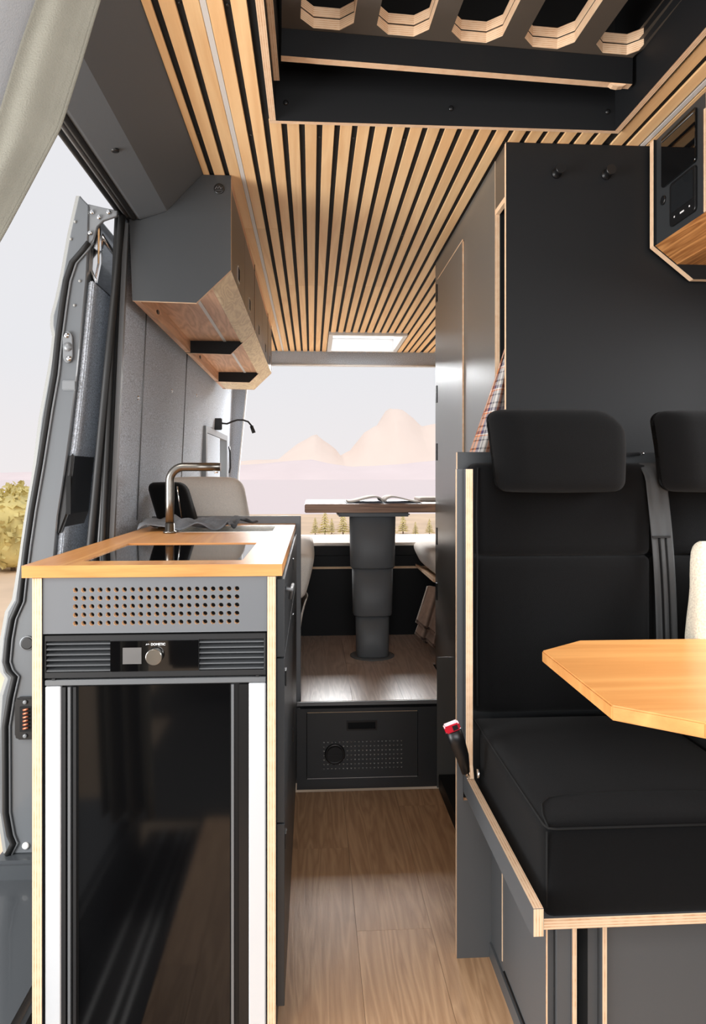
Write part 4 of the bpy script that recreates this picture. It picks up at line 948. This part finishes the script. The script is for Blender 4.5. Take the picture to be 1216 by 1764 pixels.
sl = thing('side_bench', (-0.32, 3.0, 0.31), 'side bench base behind the kitchen end board', 'bench', 'benches along the rear walls')
MB().box(-0.56, -0.085, 2.53, 3.44, 0.31, 0.62).build('base', M['lam_dark'], sl)
MB().box(-0.56, -0.06, 2.53, 3.44, 0.6205, 0.635, 0, 'z', 1).build('top_board', [M['lam'], PLY['z']], sl)
def sc(p, k):
    x_ = p.x
    if k[0] > 0.4: x_ += (0.020 * k[2] - 0.012) * (k[0] - 0.4) / 0.6
    return (x_, p.y, p.z)
tag(recentre(MB().rbox((-0.275, 2.99, 0.7265), (0.56, 0.88, 0.168), 0.035, 16, 0, (0.01, 0, 0.006), sc).build('seat_cushion', M['beige'])), 'beige seat cushion just right of the kitchen end board', 'cushion')
def fl(u, v):
    return (-0.052 + 0.006 * math.sin(v * 9) + 0.030 * (1 - u) ** 2, 2.60 + 0.5 * v, 0.640 - 0.17 * u)
tag(recentre(MB().sheet(fl, 10, 20, 0.004).build('cushion_flap', M['beige'])), 'beige cloth flap hanging below the left cushion', 'cloth')
tag(recentre(MB().rbox((-0.40, 2.77, 0.965), (0.30, 0.115, 0.255), 0.045, 14, 0, (0, 0.015, 0.005), lambda p, k: (p.x - 0.03 * k[2] * (1 if k[0] > 0 else 1) * 0.8, p.y, p.z)).build('back_cushion', M['beige'])), 'beige back cushion rising behind the kitchen end board', 'cushion')

sr = thing('side_bench', (0.9, 3.2, 0.31), 'side bench base behind the wardrobe cabin', 'bench', 'benches along the rear walls')
MB().box(0.60, 1.28, 2.94, 3.44, 0.31, 0.62).build('base', M['lam_dark'], sr)
MB().prism([(0.515, 0.650), (0.515, 0.664), (0.585, 0.635), (1.28, 0.635), (1.28, 0.6205), (0.58, 0.6205)], 'y', 2.94, 3.44).build('top_board', PLY['z'], sr)
def sc2(p, k):
    x_ = p.x
    if k[0] < -0.3: x_ += (-0.030 * k[2] + 0.020) * (-k[0] - 0.3) / 0.7
    return (x_, p.y, p.z)
tag(recentre(MB().rbox((0.885, 3.19, 0.717), (0.78, 0.48, 0.125), 0.042, 16, 0, (0.008, 0, 0.006), sc2).build('seat_cushion', M['beige'])), 'beige seat cushion beside the far end of the wardrobe cabin', 'cushion')
bl = thing('blanket', (0.56, 3.1, 0.31), 'brown blanket with stitched hems hanging off the right rear bench', 'blanket')
def bla(z0, z1, x0, x1, w, yo, ph):
    def f(u, v):
        x_ = x0 + (x1 - x0) * v + w * u
        y_ = yo + 0.028 * math.sin(u * 9 + ph + v * 1.2) * (0.3 + 0.7 * v)
        return (x_, y_, z0 + (z1 - z0) * v - 0.05 * u * v)
    return f
for (z0, z1, x0, x1, yo, ph) in ((0.618, 0.455, 0.505, 0.458, 3.02, 0.3), (0.50, 0.395, 0.500, 0.460, 3.07, 1.2), (0.42, 0.362, 0.512, 0.494, 3.13, 2.2)):
    f_ = bla(z0, z1, x0, x1, 0.075, yo, ph)
    p_ = MB().sheet(f_, 24, 14, 0.004).build('fold', M['blanket'], bl)
    e_ = [Vector(f_(i / 24, 0.95)) + Vector((0, -0.004, 0)) for i in range(25)]
    sm = MB()
    for i in range(24): sm.cyl(e_[i] + Vector((0, 0, 0.006)), e_[i] - Vector((0, 0, 0.006)), 0.0014, 0, 5)
    tag(sm.build('stitching', M['stitch'], p_), kind='stuff')
    MB().tube([f_(0, j / 12) for j in range(13)], 0.003, 0, 6).build('hem', M['beige'], p_)

# reading lamp
rl = thing('reading_lamp', (-0.55, 4.25, 1.38), 'slim black gooseneck reading lamp on the rear pillar', 'lamp')
MB().box(-0.592, -0.535, 4.19, 4.215, 1.375, 1.445).build('base', M['black'], rl, bevel=0.004, seg=2)
MB().tube([(-0.535, 4.20, 1.415), (-0.505, 4.20, 1.412), (-0.475, 4.20, 1.425), (-0.445, 4.20, 1.435), (-0.41, 4.20, 1.435), (-0.38, 4.20, 1.425), (-0.358, 4.20, 1.398)], 0.0055, 0, 10).build('gooseneck', M['blackm'], rl)
MB().cyl((-0.360, 4.20, 1.40), (-0.346, 4.20, 1.358), 0.011, 0, 16).build('lamp_head', M['blackm'], rl)

# ------------------------------------------------------------------ CURTAIN near the camera
ct = thing('curtain', (-0.45, 0.8, 1.1), 'taupe corduroy curtain swept aside at the upper left', 'curtain')
A_, B_ = Vector((-0.205, 0.80, 1.78)), Vector((-0.44, 0.86, 1.16))
def edge(v):   # the free, lit edge: (165,0) .. (100,210) .. (0,400)
    pts = [(-0.19, 1.80), (-0.243, 1.636), (-0.262, 1.57), (-0.285, 1.495), (-0.318, 1.43), (-0.348, 1.372), (-0.40, 1.28), (-0.47, 1.17)]
    t = v * (len(pts) - 1); i = min(int(t), len(pts) - 2); q = t - i
    return (pts[i][0] * (1 - q) + pts[i + 1][0] * q, pts[i][1] * (1 - q) + pts[i + 1][1] * q)
def cf(u, v):
    e = edge(v); wdt = 0.078 + 0.004 * math.sin(v * 6)
    x_ = e[0] - u * wdt; z_ = e[1] - u * 0.045
    return (x_, 0.80 + 0.004 * math.sin(u * 9) + (0.006 * (1 - u * 6) if u < 0.16 else 0), z_)
def cf2(u, v):
    e = edge(v); x_ = e[0] - 0.074 - u * 0.26; z_ = e[1] - 0.04 - 0.10 * u
    return (x_, 0.83 + 0.022 * math.sin(u * 17 + 0.6) , z_)
MB().sheet(cf, 24, 40, 0.004).build('front_fold', M['curtain'], ct)
MB().sheet(cf2, 48, 40, 0.004).build('rear_fold', M['curtain2'], ct)
def cf3(u, v):
    x_ = -0.42 - 0.14 * u - 0.02 * math.sin(v * 3)
    return (x_, 0.80 + 0.035 * math.sin(u * 19) , 1.18 - 1.0 * v)
MB().sheet(cf3, 40, 10, 0.004).build('hanging_folds', M['curtain'], ct)
MB().tube([(edge(v / 30)[0] + 0.0005, 0.806, edge(v / 30)[1]) for v in range(31)], 0.0022, 0, 8).build('hem', M['curtain'], ct)

# ------------------------------------------------------------------ OUTSIDE
gz = -0.65
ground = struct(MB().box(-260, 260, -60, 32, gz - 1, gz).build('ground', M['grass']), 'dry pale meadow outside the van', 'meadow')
haze_ground = tag(recentre(MB().box(-700, 700, 32.1, 560, gz - 1.2, gz - 0.4).build('haze_ground', M['haze_ground'])), 'far ground beyond the meadow with haze painted into its colour', 'haze_ground', kind='structure')  # flat plane added for the hazy far ground, not real water
def ridge(name, mat, y0, pts, depth, label):
    mb = MB(); n = 220; x0, x1 = pts[0][0], pts[-1][0]; rows = 16
    def H(x):
        for (a, b), (c, d) in zip(pts, pts[1:]):
            if a <= x <= c:
                t = (x - a) / (c - a); return b + (d - b) * t
        return 0
    V = []
    for j in range(rows + 1):
        t = j / rows; prof = math.sin(PI * t) ** 0.8 if t < 0.5 else math.sin(PI * t)
        V.append([mb.bm.verts.new((x0 + (x1 - x0) * i / n, y0 + depth * t,
                 -2 + prof * max(0.0, H(x0 + (x1 - x0) * i / n) * (1 + 0.10 * mn.fractal(Vector((i * 0.11, j * 0.5, 1)), 1.0, 2.0, 4)) + 2))) for i in range(n + 1)])
    for j in range(rows):
        for i in range(n): mb._f([V[j][i], V[j][i + 1], V[j + 1][i + 1], V[j + 1][i]], 0, True)
    mb._f([V[0][0], V[0][n], V[rows][n], V[rows][0]])
    return tag(recentre(mb.build(name, M[mat])), label, 'mountain', kind='structure')
ridge('mountain_range', 'ridge', 600, [(-520, 2), (-300, 4), (-200, 5), (-120, 9), (-55, 17), (-33, 18), (-18, 30), (4, 44), (22, 30), (28, 21), (38, 26), (52, 45), (66, 52), (78, 70), (90, 66), (108, 50), (150, 60), (210, 30), (300, 70), (520, 10)], 200, 'mountain peaks behind the rear doorway, haze painted in as pale peach')
ridge('hill_ridge', 'ridge2', 400, [(-420, 2), (-200, 3), (-60, 7), (0, 12), (25, 7), (60, 9), (110, 14), (200, 10), (420, 14)], 120, 'low slope at the foot of the peaks, haze painted in as mauve')

def fir(x, y, h, label, group):
    t = thing('young_fir', (x, y, gz), label, 'tree', group)
    MB().cyl((x, y, gz), (x, y, gz + h * 0.96), h * 0.03, 0, 6, h * 0.008).build('trunk', M['bark'], t)
    mb = MB(); L_ = 9
    for i in range(L_):
        zb = gz + h * (0.12 + 0.82 * i / L_); rr = h * 0.30 * (1 - i / L_) + h * 0.03; k = 11
        for q in range(k):
            a = 2 * PI * (q + random.random() * .6) / k; r2 = rr * (0.7 + 0.5 * random.random())
            c0 = Vector((x, y, zb + h * 0.09)); e_ = Vector((x + r2 * math.cos(a), y + r2 * math.sin(a), zb - h * 0.03 + random.random() * h * 0.05))
            sd_ = Vector((-math.sin(a), math.cos(a), 0)) * rr * 0.16
            m_ = (c0 + e_) / 2 + Vector((0, 0, h * 0.01))
            v = [mb.bm.verts.new(p) for p in (c0, m_ + sd_, e_, m_ - sd_, m_ - Vector((0, 0, h * 0.035)))]
            mb._f([v[0], v[1], v[2]]); mb._f([v[0], v[2], v[3]]); mb._f([v[0], v[4], v[1]]); mb._f([v[1], v[4], v[2]]); mb._f([v[2], v[4], v[3]]); mb._f([v[3], v[4], v[0]])
    mb.build('branches', M['fir'], t)
for (x, y, h) in ((0.10, 20.6, 0.55), (0.38, 20.2, 0.80), (0.60, 21.0, 0.5), (0.92, 20.5, 0.75), (1.22, 20.9, 0.60), (1.55, 20.2, 0.5), (2.35, 20.5, 0.62), (2.75, 20.9, 0.66), (3.05, 20.4, 0.42), (3.5, 20.6, 0.5), (1.95, 22, 0.5)):
    fir(x, y, h, 'small olive fir outside, left of the rear table pedestal' if x < 1.7 else 'small olive fir outside, right of the rear table pedestal', 'firs left of the pedestal' if x < 1.7 else 'firs right of the pedestal')
def shrub(x, y, r, h, label, group):
    t = thing('shrub', (x, y, gz), label, 'shrub', group)
    MB().cyl((x, y, gz), (x, y, gz + h * 0.6), 0.05, 0, 6, 0.02).build('stem', M['bark'], t)
    mb = MB()
    for i in range(1500):
        a = random.random() * 2 * PI; ct_ = random.uniform(-0.9, 1); st2 = math.sqrt(1 - ct_ * ct_); rr = r * random.uniform(0.72, 1.05) * (1 + 0.25 * mn.noise(Vector((math.cos(a) * 2, ct_ * 2, x))))
        c = Vector((x + rr * st2 * math.cos(a), y + rr * st2 * math.sin(a), gz + h / 2 + h / 2 * ct_ * (rr / r)))
        d1_ = Vector((random.uniform(-1, 1), random.uniform(-1, 1), random.uniform(-1, 1))).normalized() * 0.075
        d2_ = d1_.cross(Vector((random.uniform(-1, 1), random.uniform(-1, 1), random.uniform(-1, 1)))).normalized() * 0.05
        mb._f([mb.bm.verts.new(c + d1_), mb.bm.verts.new(c + d2_), mb.bm.verts.new(c - d1_), mb.bm.verts.new(c - d2_)])
    for i in range(1):
        mb.rbox((x, y, gz + h / 2), (r * 1.7, r * 1.7, h * 0.9), r * 0.75, 8)
    tag(mb.build('foliage', M['bush'], t))
for (x, y, r, h) in ((-5.5, 13.2, 0.62, 1.45), (-6.95, 13.7, 0.70, 1.5), (-6.1, 15.2, 0.66, 1.55), (-7.6, 15.7, 0.68, 1.6), (-8.6, 14.0, 0.7, 1.5), (-4.6, 14.9, 0.60, 1.4)):
    shrub(x, y, r, h, 'olive shrub on the meadow, seen left of the open sliding door' if y < 14.5 else 'olive shrub of the farther row, behind those left of the sliding door', 'near shrubs outside the side door' if y < 14.5 else 'far shrubs outside the side door')
